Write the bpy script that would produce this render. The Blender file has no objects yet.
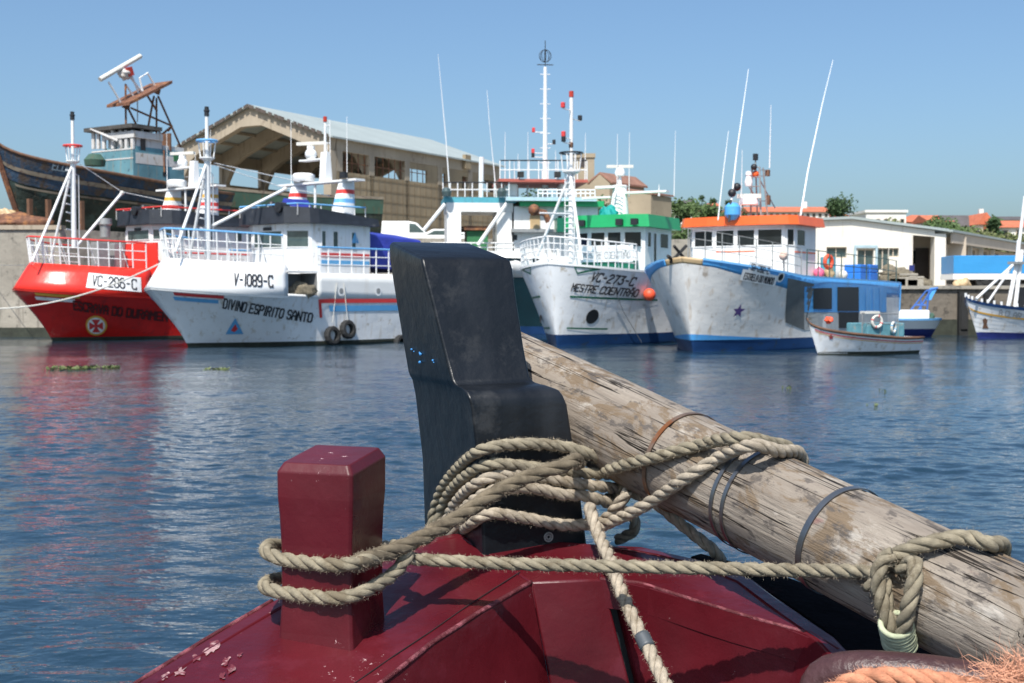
import bpy, math, random
from mathutils import Vector as V, Matrix, noise as NZ
R = math.radians
random.seed(7)
S = bpy.context.scene
# ---------------------------------------------------------------- camera
F = 1250.0; CAMZ = 1.9; PITCH = math.atan(46.5/F)
cam = bpy.data.cameras.new('camera'); co = bpy.data.objects.new('camera', cam)
S.collection.objects.link(co); S.camera = co
cam.sensor_width = 36; cam.lens = F/1024*36; cam.clip_start = .05; cam.clip_end = 3000
co.location = (0, 0, CAMZ); co.rotation_euler = (R(90)-PITCH, 0, 0)
cam.dof.use_dof = True; cam.dof.focus_distance = 2.15; cam.dof.aperture_fstop = 15
# ---------------------------------------------------------------- light
SUN_EL, SUN_AZ = R(54), R(-16)          # azimuth measured from straight behind the camera, minus = left
w = bpy.data.worlds.new('World'); S.world = w; w.use_nodes = True
nt = w.node_tree; bg = nt.nodes['Background']
sky = nt.nodes.new('ShaderNodeTexSky'); sky.sky_type = 'NISHITA'; sky.sun_disc = False
sky.sun_elevation = SUN_EL; sky.sun_rotation = R(180)-SUN_AZ
sky.air_density = 1.0; sky.dust_density = 2.5; sky.ozone_density = 3.0
tint = nt.nodes.new('ShaderNodeMix'); tint.data_type = 'RGBA'; tint.blend_type = 'MULTIPLY'; tint.inputs[0].default_value = 1; tint.inputs[7].default_value = (1.05, 1.22, 1.32, 1)
nt.links.new(sky.outputs[0], tint.inputs[6]); nt.links.new(tint.outputs[2], bg.inputs[0]); bg.inputs[1].default_value = .1
sd = V((math.sin(SUN_AZ)*math.cos(SUN_EL), -math.cos(SUN_AZ)*math.cos(SUN_EL), math.sin(SUN_EL)))
sl = bpy.data.lights.new('sun', 'SUN'); sl.energy = 5.0; sl.angle = R(.5); sl.color = (1, .955, .88)
so = bpy.data.objects.new('sun', sl); S.collection.objects.link(so)
so.rotation_euler = sd.to_track_quat('Z', 'Y').to_euler(); so.location = sd*50
S.view_settings.view_transform = 'Standard'; S.view_settings.look = 'None'
S.view_settings.gamma = 1; S.view_settings.exposure = 0.25
S.cycles.max_bounces = 6; S.cycles.diffuse_bounces = 3; S.cycles.glossy_bounces = 4
S.cycles.transparent_max_bounces = 6; S.cycles.caustics_reflective = True; S.cycles.sample_clamp_indirect = 1.5; S.cycles.blur_glossy = .3
# ---------------------------------------------------------------- camera maths
C0 = V((0, 0, CAMZ)); FW = V((0, math.cos(PITCH), -math.sin(PITCH))); UP = V((0, math.sin(PITCH), math.cos(PITCH)))
def ray(px, py): return FW + V((1, 0, 0))*((px-512)/F) + UP*((341.5-py)/F)
def at(px, py, Y):
    r = ray(px, py); return C0 + r*(Y/r.y)
def proj(p):
    d = p-C0; z = d.dot(FW); return 512+F*d.x/z, 341.5-F*d.dot(UP)/z
# ---------------------------------------------------------------- materials
MATS = {}
def mat(name, col, rough=.5, var=.12, scale=3., bump=0., metal=0., streak=None, dirt=None, bscale=None, spec=.5, coat=0., dscale=2.5, dthr=.62):
    if name in MATS: return MATS[name]
    m = bpy.data.materials.new(name); m.use_nodes = True; n = m.node_tree; L = n.links
    b = n.nodes['Principled BSDF']; b.inputs['Roughness'].default_value = rough; b.inputs['Metallic'].default_value = metal
    b.inputs['Specular IOR Level'].default_value = spec; b.inputs['Coat Weight'].default_value = coat
    tc = n.nodes.new('ShaderNodeTexCoord')
    def noise(sc, det=4, vec=None, ro=.55):
        q = n.nodes.new('ShaderNodeTexNoise'); q.inputs['Scale'].default_value = sc; q.inputs['Detail'].default_value = det
        q.inputs['Roughness'].default_value = ro
        L.new(vec or tc.outputs['Object'], q.inputs['Vector']); return q
    def ramp(src, a, c, inv=False):
        q = n.nodes.new('ShaderNodeMapRange'); q.inputs[1].default_value = a; q.inputs[2].default_value = c
        q.inputs[3].default_value = 1 if inv else 0; q.inputs[4].default_value = 0 if inv else 1
        L.new(src, q.inputs[0]); return q.outputs[0]
    def mix(fac, a, c):
        q = n.nodes.new('ShaderNodeMix'); q.data_type = 'RGBA'
        if isinstance(fac, float): q.inputs[0].default_value = fac
        else: L.new(fac, q.inputs[0])
        for i, x in ((6, a), (7, c)):
            if isinstance(x, tuple): q.inputs[i].default_value = (*x[:3], 1)
            else: L.new(x, q.inputs[i])
        return q.outputs[2]
    c1 = tuple(x*(1-var) for x in col); c2 = tuple(min(1, x*(1+var)) for x in col)
    out = mix(ramp(noise(scale).outputs['Fac'], .3, .7), c1, c2)
    if streak:                                           # vertical run-down stains
        mp = n.nodes.new('ShaderNodeMapping'); mp.inputs['Scale'].default_value = (3.2, 3.2, .35)
        L.new(tc.outputs['Object'], mp.inputs[0])
        out = mix(ramp(noise(1.6, 6, mp.outputs[0]).outputs['Fac'], .56, .78), out, streak)
    if dirt:
        out = mix(ramp(noise(dscale, 8, None, .68).outputs['Fac'], dthr-.03, dthr+.06), out, dirt)
    L.new(out, b.inputs['Base Color'])
    L.new(ramp(noise(scale*2.3).outputs['Fac'], 0, 1), n.nodes.new('ShaderNodeMath').inputs[0])
    if bump:
        bp = n.nodes.new('ShaderNodeBump'); bp.inputs['Strength'].default_value = 1; bp.inputs['Distance'].default_value = bump
        L.new(noise(bscale or scale*6, 6).outputs['Fac'], bp.inputs['Height']); L.new(bp.outputs[0], b.inputs['Normal'])
    MATS[name] = m; return m
M = dict(
 white=mat('white paint', (.80, .80, .78), .35, .05, 1.2, streak=(.66, .62, .56)),
 whiteg=mat('greyed white hull paint', (.78, .79, .80), .28, .08, .8, streak=(.52, .45, .36), dirt=(.46, .42, .36), dthr=.62, bump=.035, bscale=1.1),
 whitem=mat('white steel', (.80, .80, .79), .4, .04, 6),
 bwhite=mat('bright white paint', (.84, .84, .83), .3, .03, 1),
 creamy=mat('chalky cream hull paint', (.74, .72, .69), .35, .10, .9, streak=(.50, .40, .30), dirt=(.42, .36, .30), dthr=.63, bump=.035, bscale=1.1),
 red=mat('red paint', (.78, .035, .022), .3, .10, .9, bump=.03, bscale=1.2, streak=(.62, .03, .02)),
 redl=mat('lower red paint', (.55, .018, .014), .25, .18, .8, dirt=(.32, .02, .02), dthr=.61, bump=.035, bscale=1.1, streak=(.38, .02, .015)),
 redm=mat('red rail paint', (.70, .05, .04), .4, .05, 5),
 blue=mat('sky blue paint', (.09, .36, .74), .38, .12, 1.2, streak=(.10, .26, .46), dirt=(.20, .38, .56), dthr=.66),
 bluem=mat('pale blue rail paint', (.16, .42, .74), .4, .05, 5),
 blued=mat('dark blue boot paint', (.012, .045, .14), .35, .2, 2, dirt=(.03, .04, .05)),
 stripeb=mat('stripe blue', (.12, .38, .68), .35, .06, 3),
 striper=mat('stripe red', (.62, .05, .05), .35, .08, 3),
 green=mat('green paint', (.015, .36, .12), .4, .08, 2),
 dgreen=mat('dark green stripe paint', (.01, .13, .075), .35, .1, 3),
 orange=mat('orange paint', (.86, .14, .03), .4, .07, 2),
 teal=mat('teal canvas', (.0, .30, .27), .6, .12, 8, bump=.02),
 tealp=mat('turquoise paint', (.09, .37, .45), .5, .12, 4, streak=(.1, .25, .3)),
 black=mat('matt black', (.016, .017, .02), .5, .2, 5),
 letter=mat('black lettering paint', (.02, .02, .025), .5, .2, 8),
 greyletter=mat('grey lettering', (.33, .34, .35), .5, .1, 8),
 roofd=mat('dark roof coating', (.022, .026, .035), .55, .25, 3, dirt=(.09, .09, .09), dthr=.66),
 glass=mat('dark window glass', (.018, .022, .024), .08, .3, 2, spec=.35),
 gglass=mat('greenish window glass', (.06, .09, .09), .07, .3, 2, spec=.7),
 rubber=mat('black rubber', (.02, .02, .02), .75, .3, 6),
 tan=mat('tan paint', (.50, .36, .20), .5, .1, 3),
 yellow=mat('ochre paint', (.70, .38, .06), .45, .1, 3),
 pale=mat('pale blue deck edge', (.42, .60, .66), .5, .06, 3),
 slime=mat('waterline weed', (.035, .04, .028), .8, .35, 4, bump=.02),
 steel=mat('galvanised steel', (.36, .36, .35), .4, .15, 8, metal=.4),
 rust=mat('rusty steel', (.16, .07, .04), .8, .4, 5, bump=.01, dirt=(.30, .13, .05), dthr=.55),
 brownw=mat('brown timber', (.14, .07, .04), .7, .3, 4),
 tarp=mat('royal blue tarpaulin', (.03, .045, .33), .55, .15, 2, bump=.05, bscale=3),
 crate=mat('blue plastic', (.02, .17, .60), .45, .08, 2),
 conc=mat('weathered concrete', (.33, .30, .25), .9, .22, .5, bump=.03, streak=(.16, .14, .12), dirt=(.14, .13, .11), dthr=.60, bscale=4),
 tanwall=mat('tan block infill', (.30, .235, .15), .9, .18, .35, streak=(.21, .155, .095), dirt=(.24, .19, .13), dscale=.5),
 concl=mat('light building concrete', (.37, .31, .235), .9, .15, .4, streak=(.22, .18, .13), dirt=(.25, .20, .15), dscale=.8),
 roofs=mat('blue grey roof sheeting', (.34, .385, .375), .6, .08, .4, streak=(.27, .30, .29)),
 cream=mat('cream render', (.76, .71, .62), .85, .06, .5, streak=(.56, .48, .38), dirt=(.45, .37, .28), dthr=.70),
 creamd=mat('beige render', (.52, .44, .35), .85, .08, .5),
 tile=mat('terracotta tiles', (.52, .15, .075), .8, .2, 1.5, dirt=(.32, .11, .07)),
 tileb=mat('brown roof tiles', (.27, .14, .10), .85, .2, 1, dirt=(.18, .12, .09)),
 greyroof=mat('slate grey roof', (.10, .09, .09), .8, .2, 1),
 stone=mat('church stone', (.34, .28, .20), .9, .15, .3, dirt=(.22, .18, .13)),
 housew=mat('white house render', (.72, .70, .66), .8, .06, .3),
 housey=mat('yellow house render', (.62, .48, .28), .8, .08, .3),
 leafd=mat('dark foliage', (.035, .07, .020), .7, .5, .35), leafm=mat('mid foliage', (.062, .105, .028), .7, .4, .35),
 leafl=mat('pale scrub foliage', (.13, .15, .05), .7, .35, .3), bark=mat('bark', (.10, .07, .045), .9, .3, 2),
 soil=mat('hillside ground', (.20, .17, .10), .95, .35, .05, dirt=(.07, .10, .035), dscale=.06, dthr=.5),
 quaytop=mat('quay paving', (.30, .27, .22), .95, .2, .4),
 door=mat('dark door', (.05, .04, .035), .6, .2, 3), doorb=mat('reddish door', (.17, .06, .04), .6, .2, 3),
 truckb=mat('blue truck curtain', (.035, .26, .56), .45, .06, .8, bump=.03, bscale=2),
 hullold=mat('flaking dark blue timber hull', (.018, .045, .085), .8, .5, .9, bump=.05, streak=(.10, .06, .035), dirt=(.055, .04, .03), dscale=1.3, dthr=.52),
 hulllow=mat('rotting green black planks', (.020, .032, .025), .85, .6, .8, bump=.05, streak=(.09, .055, .03), dirt=(.035, .06, .055), dscale=1.1, dthr=.55),
 oldblue=mat('faded turquoise wheelhouse paint', (.11, .25, .30), .8, .25, .8, streak=(.30, .25, .17), dirt=(.04, .07, .10)),
 oldwhite=mat('stained old white paint', (.55, .54, .53), .8, .12, .8, streak=(.40, .28, .15), dirt=(.30, .24, .18)),
 oldstrip=mat('worn tan rubbing strip', (.20, .17, .13), .9, .3, 1, dirt=(.09, .06, .05), dthr=.55),
 oldgreen=mat('faded green hull paint', (.05, .11, .08), .8, .3, .8, streak=(.14, .08, .04)),
 lampred=mat('red lamp lens', (.45, .04, .02), .3, .1, 5), pink=mat('pink buoy plastic', (.75, .14, .26), .5, .1, 4),
 offw=mat('off white plastic', (.66, .64, .58), .45, .06, 4), buoyo=mat('orange red plastic', (.80, .10, .04), .5, .1, 4),
 weed=mat('floating leaves', (.12, .15, .045), .5, .3, 8), net=mat('fishing net heap', (.20, .17, .12), .95, .4, 6, bump=.05),
 navy=mat('navy paint', (.02, .03, .16), .5, .2, 3), greenbox=mat('green metal box', (.03, .16, .06), .6, .2, 3),
 bluepole=mat('deep blue tube paint', (.04, .13, .42), .45, .1, 4),
)
# ---------------------------------------------------------------- mesh building
class MB:
    def __init__(s): s.v = []; s.f = []; s.m = []
    def add(s, vs, fs, mi=0):
        o = len(s.v); s.v += [V(x) for x in vs]; s.f += [tuple(i+o for i in f) for f in fs]; s.m += [mi]*len(fs); return s
    def box(s, c, d, rz=0, mi=0, ry=0):
        q = Matrix.Rotation(rz, 3, 'Z') @ Matrix.Rotation(ry, 3, 'Y'); c = V(c)
        vs = [c + q @ V((sx*d[0]/2, sy*d[1]/2, sz*d[2]/2)) for sx in (-1, 1) for sy in (-1, 1) for sz in (-1, 1)]
        return s.add(vs, [(0, 1, 3, 2), (4, 6, 7, 5), (0, 4, 5, 1), (2, 3, 7, 6), (0, 2, 6, 4), (1, 5, 7, 3)], mi)
    def tube(s, pts, r, n=8, mi=0, r2=None, closed=False, cap=True):
        pts = [V(p) for p in pts]; k = len(pts); o = len(s.v); up = None
        for i, p in enumerate(pts):
            a = pts[i-1] if (i or closed) else p; b = pts[(i+1) % k] if (i < k-1 or closed) else p
            t = (b-a).normalized()
            if up is None: up = t.orthogonal().normalized()
            up = (up - t*up.dot(t)).normalized(); sd_ = t.cross(up)
            rr = r if r2 is None else r+(r2-r)*i/(k-1)
            s.v += [p + (up*math.cos(2*math.pi*j/n)+sd_*math.sin(2*math.pi*j/n))*rr for j in range(n)]
        for i in range(k if closed else k-1):
            for j in range(n):
                a = o+i*n; b = o+((i+1) % k)*n
                s.f.append((a+j, a+(j+1) % n, b+(j+1) % n, b+j)); s.m.append(mi)
        if cap and not closed:
            s.f += [tuple(o+j for j in reversed(range(n))), tuple(o+(k-1)*n+j for j in range(n))]; s.m += [mi, mi]
        return s
    def lathe(s, prof, c, n=16, mi=0, axis='Z'):
        c = V(c); o = len(s.v)
        for r, z in prof:
            for j in range(n):
                a = 2*math.pi*j/n; p = V((r*math.cos(a), r*math.sin(a), z))
                if axis == 'X': p = V((p.z, p.x, p.y))
                if axis == 'Y': p = V((p.x, p.z, p.y))
                s.v.append(c+p)
        for i in range(len(prof)-1):
            for j in range(n):
                a = o+i*n; s.f.append((a+j, a+(j+1) % n, a+n+(j+1) % n, a+n+j)); s.m.append(mi)
        return s
    def ball(s, c, r, n=12, mi=0, sq=1.):
        return s.lathe([(max(1e-4, r*math.sin(math.pi*i/n)), -r*sq*math.cos(math.pi*i/n)) for i in range(n+1)], c, n*2, mi)
    def prism(s, poly, d, mi=0):                          # poly: list of 3D points, d: extrusion vector
        n = len(poly); vs = [V(p) for p in poly]+[V(p)+V(d) for p in poly]
        return s.add(vs, [tuple(range(n))[::-1], tuple(range(n, 2*n))]+[(i, (i+1) % n, n+(i+1) % n, n+i) for i in range(n)], mi)
    def build(s, name, mats, parent=None, smooth=False, bevel=0, solid=0, world=False, keep=False):
        if not isinstance(mats, (list, tuple)): mats = [mats]
        vs = s.v
        if parent is not None and world:
            inv = parent['_b'].inv if '_b' in parent.keys() else INV[parent.name]; vs = [inv @ p for p in s.v]
        org = V((0, 0, 0))
        if parent is None:                               # origin at the thing's foot
            org = V((sum(p.x for p in vs)/len(vs), sum(p.y for p in vs)/len(vs), min(p.z for p in vs))); vs = [p-org for p in vs]
        me = bpy.data.meshes.new(name); me.from_pydata([tuple(p) for p in vs], [], s.f)
        for x in mats: me.materials.append(x if not isinstance(x, str) else M[x])
        if len(mats) > 1: me.polygons.foreach_set('material_index', s.m)
        if smooth: me.polygons.foreach_set('use_smooth', [True]*len(me.polygons))
        me.update(); o = bpy.data.objects.new(name, me); S.collection.objects.link(o); o.location = org
        if parent is not None: o.parent = parent
        import bmesh
        bm = bmesh.new(); bm.from_mesh(me)
        if not keep: bmesh.ops.recalc_face_normals(bm, faces=bm.faces)
        bm.to_mesh(me); bm.free()
        if smooth == 'auto':
            me.shade_flat()
            for p in me.polygons: p.use_smooth = True
            try: me.set_sharp_from_angle(angle=R(35))
            except Exception: pass
        if solid: q = o.modifiers.new('solid', 'SOLIDIFY'); q.thickness = solid; q.offset = -1
        if bevel: q = o.modifiers.new('bevel', 'BEVEL'); q.width = bevel; q.segments = 3; q.limit_method = 'ANGLE'
        return o
INV = {}
def thing(name, label, cat, loc, rz=0, group=None):
    o = bpy.data.objects.new(name, None); S.collection.objects.link(o); o.location = loc; o.rotation_euler = (0, 0, rz)
    o.empty_display_size = .3
    INV[o.name] = (Matrix.Translation(V(loc)) @ Matrix.Rotation(rz, 4, 'Z')).inverted()
    return tag(o, label, cat, group)
def tag(o, label, cat, group=None):
    o['label'] = label; o['category'] = cat
    if group: o['group'] = group
    return o
def struct(o): o['kind'] = 'structure'; return o
def copytree(o, label, loc, rz=None, group=None):
    def cp(x, par):
        c = x.copy(); S.collection.objects.link(c); c.parent = par
        for ch in x.children: cp(ch, c)
        return c
    c = cp(o, None); c.location = loc; c['label'] = label
    if rz is not None: c.rotation_euler = (0, 0, rz)
    if group: c['group'] = group
    return c
# ---------------------------------------------------------------- stroke lettering
GL = {'A': [[(0,0),(0,4),(1.5,6),(2.5,6),(4,4),(4,0)],[(0,2.6),(4,2.6)]], 'B': [[(0,0),(0,6),(3,6),(4,5),(4,4),(3,3),(0,3)],[(3,3),(4,2),(4,1),(3,0),(0,0)]],
 'C': [[(4,5),(4,6),(1,6),(0,5),(0,1),(1,0),(4,0),(4,1)]], 'D': [[(0,0),(0,6),(3,6),(4,5),(4,1),(3,0),(0,0)]], 'E': [[(4,6),(0,6),(0,0),(4,0)],[(0,3),(3,3)]],
 'F': [[(4,6),(0,6),(0,0)],[(0,3),(3,3)]], 'I': [[(2,0),(2,6)]], 'L': [[(0,6),(0,0),(4,0)]], 'M': [[(0,0),(0,6),(2,3),(4,6),(4,0)]], 'N': [[(0,0),(0,6),(4,0),(4,6)]],
 'O': [[(1,0),(0,1),(0,5),(1,6),(3,6),(4,5),(4,1),(3,0),(1,0)]], 'P': [[(0,0),(0,6),(3,6),(4,5),(4,4),(3,3),(0,3)]], 'R': [[(0,0),(0,6),(3,6),(4,5),(4,4),(3,3),(0,3)],[(2,3),(4,0)]],
 'S': [[(4,5),(3,6),(1,6),(0,5),(0,4),(1,3),(3,3),(4,2),(4,1),(3,0),(1,0),(0,1)]], 'T': [[(0,6),(4,6)],[(2,6),(2,0)]], 'U': [[(0,6),(0,1),(1,0),(3,0),(4,1),(4,6)]],
 'V': [[(0,6),(2,0),(4,6)]], '-': [[(.8,3),(3.2,3)]], '0': [[(1,0),(0,1),(0,5),(1,6),(3,6),(4,5),(4,1),(3,0),(1,0)]], '1': [[(2,0),(2,6)]],
 '2': [[(0,5),(1,6),(3,6),(4,5),(4,4),(0,1),(0,0),(4,0)]], '3': [[(0,6),(4,6),(2,3.5),(3,3.5),(4,2.5),(4,1),(3,0),(1,0),(0,1)]], '7': [[(0,6),(4,6),(1.5,0)]],
 '6': [[(4,5),(3,6),(1,6),(0,5),(0,1),(1,0),(3,0),(4,1),(4,2.5),(3,3.3),(0,3.3)]], '8': [[(1,3),(0,4),(0,5),(1,6),(3,6),(4,5),(4,4),(3,3),(1,3),(0,2),(0,1),(1,0),(3,0),(4,1),(4,2),(3,3)]],
 '9': [[(4,2.7),(1,2.7),(0,3.5),(0,5),(1,6),(3,6),(4,5),(4,1),(3,0),(0,0)]], '~': [[(.8,6.9),(1.6,7.4),(2.4,6.9),(3.2,7.4)]], ' ': []}
def lettering(text, fn, h, length, width, slant=0.):
    """fn(u metres along, v metres up) -> point; returns a mesh of painted strokes"""
    mb = MB(); adv = []; x = 0
    for ch in text:
        adv.append(x if ch != '~' else x-5.6); x += 0 if ch == '~' else (3.2 if ch in ' 1I' else 5.6)
    tot = x-1.6; sx = length/tot; sy = h/6
    for ch, a in zip(text, adv):
        off = -1 if ch in '1I' else 0
        for pl in GL[ch]:
            for (p, q) in zip(pl, pl[1:]):
                A = V(((a+p[0]+off)*sx+slant*p[1]*sy, p[1]*sy)); B = V(((a+q[0]+off)*sx+slant*q[1]*sy, q[1]*sy))
                d = (B-A); l = d.length; d.normalize(); n = V((-d.y, d.x))*width/2; A = A-d*width*.45; B = B+d*width*.45
                k = max(1, int(l/.12)); base = len(mb.v)
                for i in range(k+1):
                    c = A+(B-A)*i/k
                    mb.v += [fn(*(c+n)), fn(*(c-n))]
                for i in range(k): mb.f.append((base+2*i, base+2*i+1, base+2*i+3, base+2*i+2)); mb.m.append(0)
    return mb
# ---------------------------------------------------------------- boats
def clamp(x, a=0., b=1.): return max(a, min(b, x))
class Boat:
    def __init__(s, name, label, cat, foot, Y, theta, z0=0., group=None, **k):
        p = at(foot[0], foot[1], Y); s.z0 = z0
        s.pos = V((p.x, Y, z0)); s.rz = R(theta)-math.pi/2
        s.root = thing(name, label, cat, s.pos, s.rz, group)
        s.M = Matrix.Translation(s.pos) @ Matrix.Rotation(s.rz, 4, 'Z'); s.I = s.M.inverted()
        d = dict(L=12., B=2.6, Bw=2.2, rake=1.2, rp=1.0, zk=lambda t: 2.2, zt=lambda t: 3.1, Lt=5., nt=2., mt=1.7, Lw=6., nw=1.6, g=1.2, tum=0., boot=.22)
        d.update(k)
        for a, b in d.items(): setattr(s, a, b)
    def pt(s, t, z, side=1, off=0.):
        def raw(t, z):
            D = s.L*t**2.0; zk = s.zk(t); ze = min(z, zk)
            bt = s.B*max(0, 1-(1-min(D/s.Lt, 1))**s.nt)**(1/s.mt); bw = s.Bw*(1-(1-min(D/s.Lw, 1))**s.nw)
            wz = clamp(ze/zk)**s.g; b = bw+(bt-bw)*wz
            if ze < 0: b *= max(.1, 1+ze*.35)
            b *= 1-.18*clamp((D/s.L-.6)/.4)**2
            x = s.rake*(abs(ze)/s.zk(0))**s.rp*(1 if ze > 0 else -.6)*(1-t) - D
            if z > zk and s.tum:
                k = 1-s.tum*(z-zk)/s.B*(1-clamp((D-1.2)/2.6)**1.0); x = -s.Lt+(x+s.Lt)*k if x > -s.Lt else x; b *= k
            return V((x, b, z))
        p = raw(t, z)
        if off:
            e = 1e-3; a = raw(min(t+e*5, 1), z)-raw(max(t-e*5, 0), z); b2 = raw(t, z+.02)-raw(t, z-.02)
            n = a.cross(b2); n = n.normalized() if n.length else V((0, 1, 0))
            if n.y < 0: n = -n
            p = p+n*off
        p.y *= side; return p
    def on(s, px, py, yl=0.):                            # pixel ray against the boat's lengthwise plane y = yl
        o = s.I @ C0; d = (s.I.to_3x3() @ ray(px, py)); k = (yl-o.y)/d.y; return o+d*k
    def onx(s, px, py, xl):
        o = s.I @ C0; d = (s.I.to_3x3() @ ray(px, py)); k = (xl-o.x)/d.x; return o+d*k
    def px(s, p): return proj(s.M @ V(p))
    def find(s, px, py, side=1, zmax=3.6):
        best = None; lo = (0., 1., 0., zmax)
        for it in range(4):
            t0, t1, z0, z1 = lo; best = None
            for i in range(25):
                for j in range(25):
                    t = t0+(t1-t0)*i/24; z = z0+(z1-z0)*j/24; q = s.px(s.pt(t, z, side)); e = (q[0]-px)**2+(q[1]-py)**2
                    if best is None or e < best[0]: best = (e, t, z)
            dt = (t1-t0)/10; dz = (z1-z0)/10
            lo = (max(0, best[1]-dt), min(1, best[1]+dt), max(0, best[2]-dz), min(zmax, best[2]+dz))
        return best[1], best[2]
    def hull(s, mats, rows=9, cols=44, name='hull', top=None):
        mb = MB(); zk = s.zk; ztop = top or zk
        def zs(t): return [-.5, -.2, .02]+[.1, s.boot]+[s.boot+(ztop(t)-s.boot)*i/rows for i in range(1, rows+1)]
        n = len(zs(0)); mi = [2, 2, 2, 1]+[0]*rows
        for side in (1, -1):
            o = len(mb.v)
            for i in range(cols+1):
                t = i/cols
                mb.v += [s.pt(t, z, side) for z in zs(t)]
            for i in range(cols):
                for j in range(n-1):
                    a = o+i*n+j; mb.f.append((a, a+1, a+n+1, a+n)); mb.m.append(mi[j])
        a = cols*n; b = (cols+1)*n+cols*n
        for j in range(n-1): mb.f.append((a+j, a+j+1, b+j+1, b+j)); mb.m.append(mi[j])
        return mb.build(name, mats, s.root, smooth='auto')
    def band(s, name, m, t0, t1, zlo, zhi, off=.0, sides=(1, -1), rows=3, cols=30, solid=0, parent=None):
        mb = MB()
        for side in sides:
            o = len(mb.v)
            for i in range(cols+1):
                t = t0+(t1-t0)*i/cols
                for j in range(rows+1): mb.v.append(s.pt(t, zlo(t)+(zhi(t)-zlo(t))*j/rows, side, off))
            for i in range(cols):
                for j in range(rows):
                    a = o+i*(rows+1)+j; f = (a, a+rows+1, a+rows+2, a+1); mb.f.append(f if side > 0 else f[::-1]); mb.m.append(0)
        return mb.build(name, m, parent or s.root, smooth='auto', solid=solid, keep=True)
    def deck(s, m, t0, t1, z, name='deck', inset=.04, cols=30):
        mb = MB()
        for i in range(cols+1):
            t = t0+(t1-t0)*i/cols; zz = z(t); p = s.pt(t, min(zz, 9), 1); y = max(.0, p.y-inset)
            mb.v += [V((p.x-.02, y, zz)), V((p.x-.02, -y, zz))]
        for i in range(cols): mb.f.append((2*i, 2*i+1, 2*i+3, 2*i+2)); mb.m.append(0)
        return mb.build(name, m, s.root)
    def rail(s, t0, t1, z, h, n, mrail, mtop, r=.028, nrails=2, lean=.0, sides=(1, -1), inset=.06, name='railing', zig=True):
        mb = MB(); tp = MB()
        for side in sides:
            base = []; top = []
            for i in range(n+1):
                t = t0+(t1-t0)*i/n; zz = z(t); p = s.pt(t, zz, side); p.y -= side*inset; p.x -= inset*(1-t)
                q = p+V((lean*(1-t), side*lean*.5, h)); base.append(p); top.append(q)
                mb.tube([p, q], r, 6)
                if zig and i % 3 == 1: mb.tube([p+V((-.35, 0, 0)), q], r*.8, 6)
            for k in range(1, nrails+1): mb.tube([a+(b-a)*k/(nrails+1) for a, b in zip(base, top)], r*.75, 6)
            tp.tube(top, r*1.35, 6)
        mb.build(name, mrail, s.root); tp.build('top_rail', mtop, s.root)
    def text(s, txt, a, b, h, width, m='letter', side=1, off=.022, name='lettering', slant=0., parent=None):
        (ta, za), (tb, zb) = s.find(*a, side), s.find(*b, side)
        L = (s.pt(ta, za)-s.pt(tb, zb)).length
        def fn(u, v): return s.pt(ta+(tb-ta)*u/L, za+(zb-za)*u/L+v, side, off)
        return lettering(txt, fn, h, L, width, slant).build(name, m, parent or s.root)
    def plate(s, a, b, h, m, off=.012, name='name_board', down=.08, ext=.01):
        (ta, za), (tb, zb) = s.find(*a), s.find(*b); mb = MB(); k = 14
        for i in range(k+1):
            f = -ext*3+(1+6*ext)*i/k
            for v in (-down, h+down): mb.v.append(s.pt(ta+(tb-ta)*f, za+(zb-za)*f+v, 1, off))
        for i in range(k): mb.f.append((2*i, 2*i+1, 2*i+3, 2*i+2)); mb.m.append(0)
        return mb.build(name, m, s.root)
    def disc(s, c, r, m, name, off=.015, side=1, n=24, shape=None, r0=0.):
        t0, z0 = s.find(*c, side); e = 1e-3; dl = (s.pt(t0+e, z0)-s.pt(t0-e, z0)).length/(2*e)
        mb = MB(); pts = shape or [(math.cos(2*math.pi*i/n)*r, math.sin(2*math.pi*i/n)*r) for i in range(n)]
        k = len(pts); mb.v.append(s.pt(t0, z0, side, off)); mb.v += [s.pt(t0+x/dl, z0+y, side, off) for x, y in pts]
        mb.f += [(0, i+1, (i+1) % k+1) for i in range(k)]; mb.m += [0]*k
        return mb.build(name, m, s.root)
    def house(s, plan, z0, z1, mw, mr, wins, zw0, zw1, rt=.35, over=.2, mglass='glass', name='wheelhouse', rooftop=None, front_rise=0.):
        """plan: ccw (x,y) list; wins: {facet: [(f0,f1),...]}"""
        mb = MB().prism([V((x, y, z0)) for x, y in plan], (0, 0, z1-z0)); wh = mb.build(name, mw, s.root)
        cx = sum(p[0] for p in plan)/len(plan); cy = sum(p[1] for p in plan)/len(plan)
        ex = []
        for x, y in plan:
            d = V((x-cx, y-cy)); ex.append((x+over*(1 if d.x > 0 else -1), y+over*(1 if d.y > 0 else -1)))
        xm = max(p[0] for p in ex); xn = min(p[0] for p in ex)
        rb = MB(); n = len(ex)
        rb.add([V((x, y, z1+.003)) for x, y in ex]+[V((x*.985+cx*.015, y*.97+cy*.03, z1+rt+front_rise*(x-xn)/(xm-xn))) for x, y in ex],
               [tuple(range(n))[::-1], tuple(range(n, 2*n))]+[(i, (i+1) % n, n+(i+1) % n, n+i) for i in range(n)])
        roof = rb.build('roof', mr, s.root)
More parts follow.
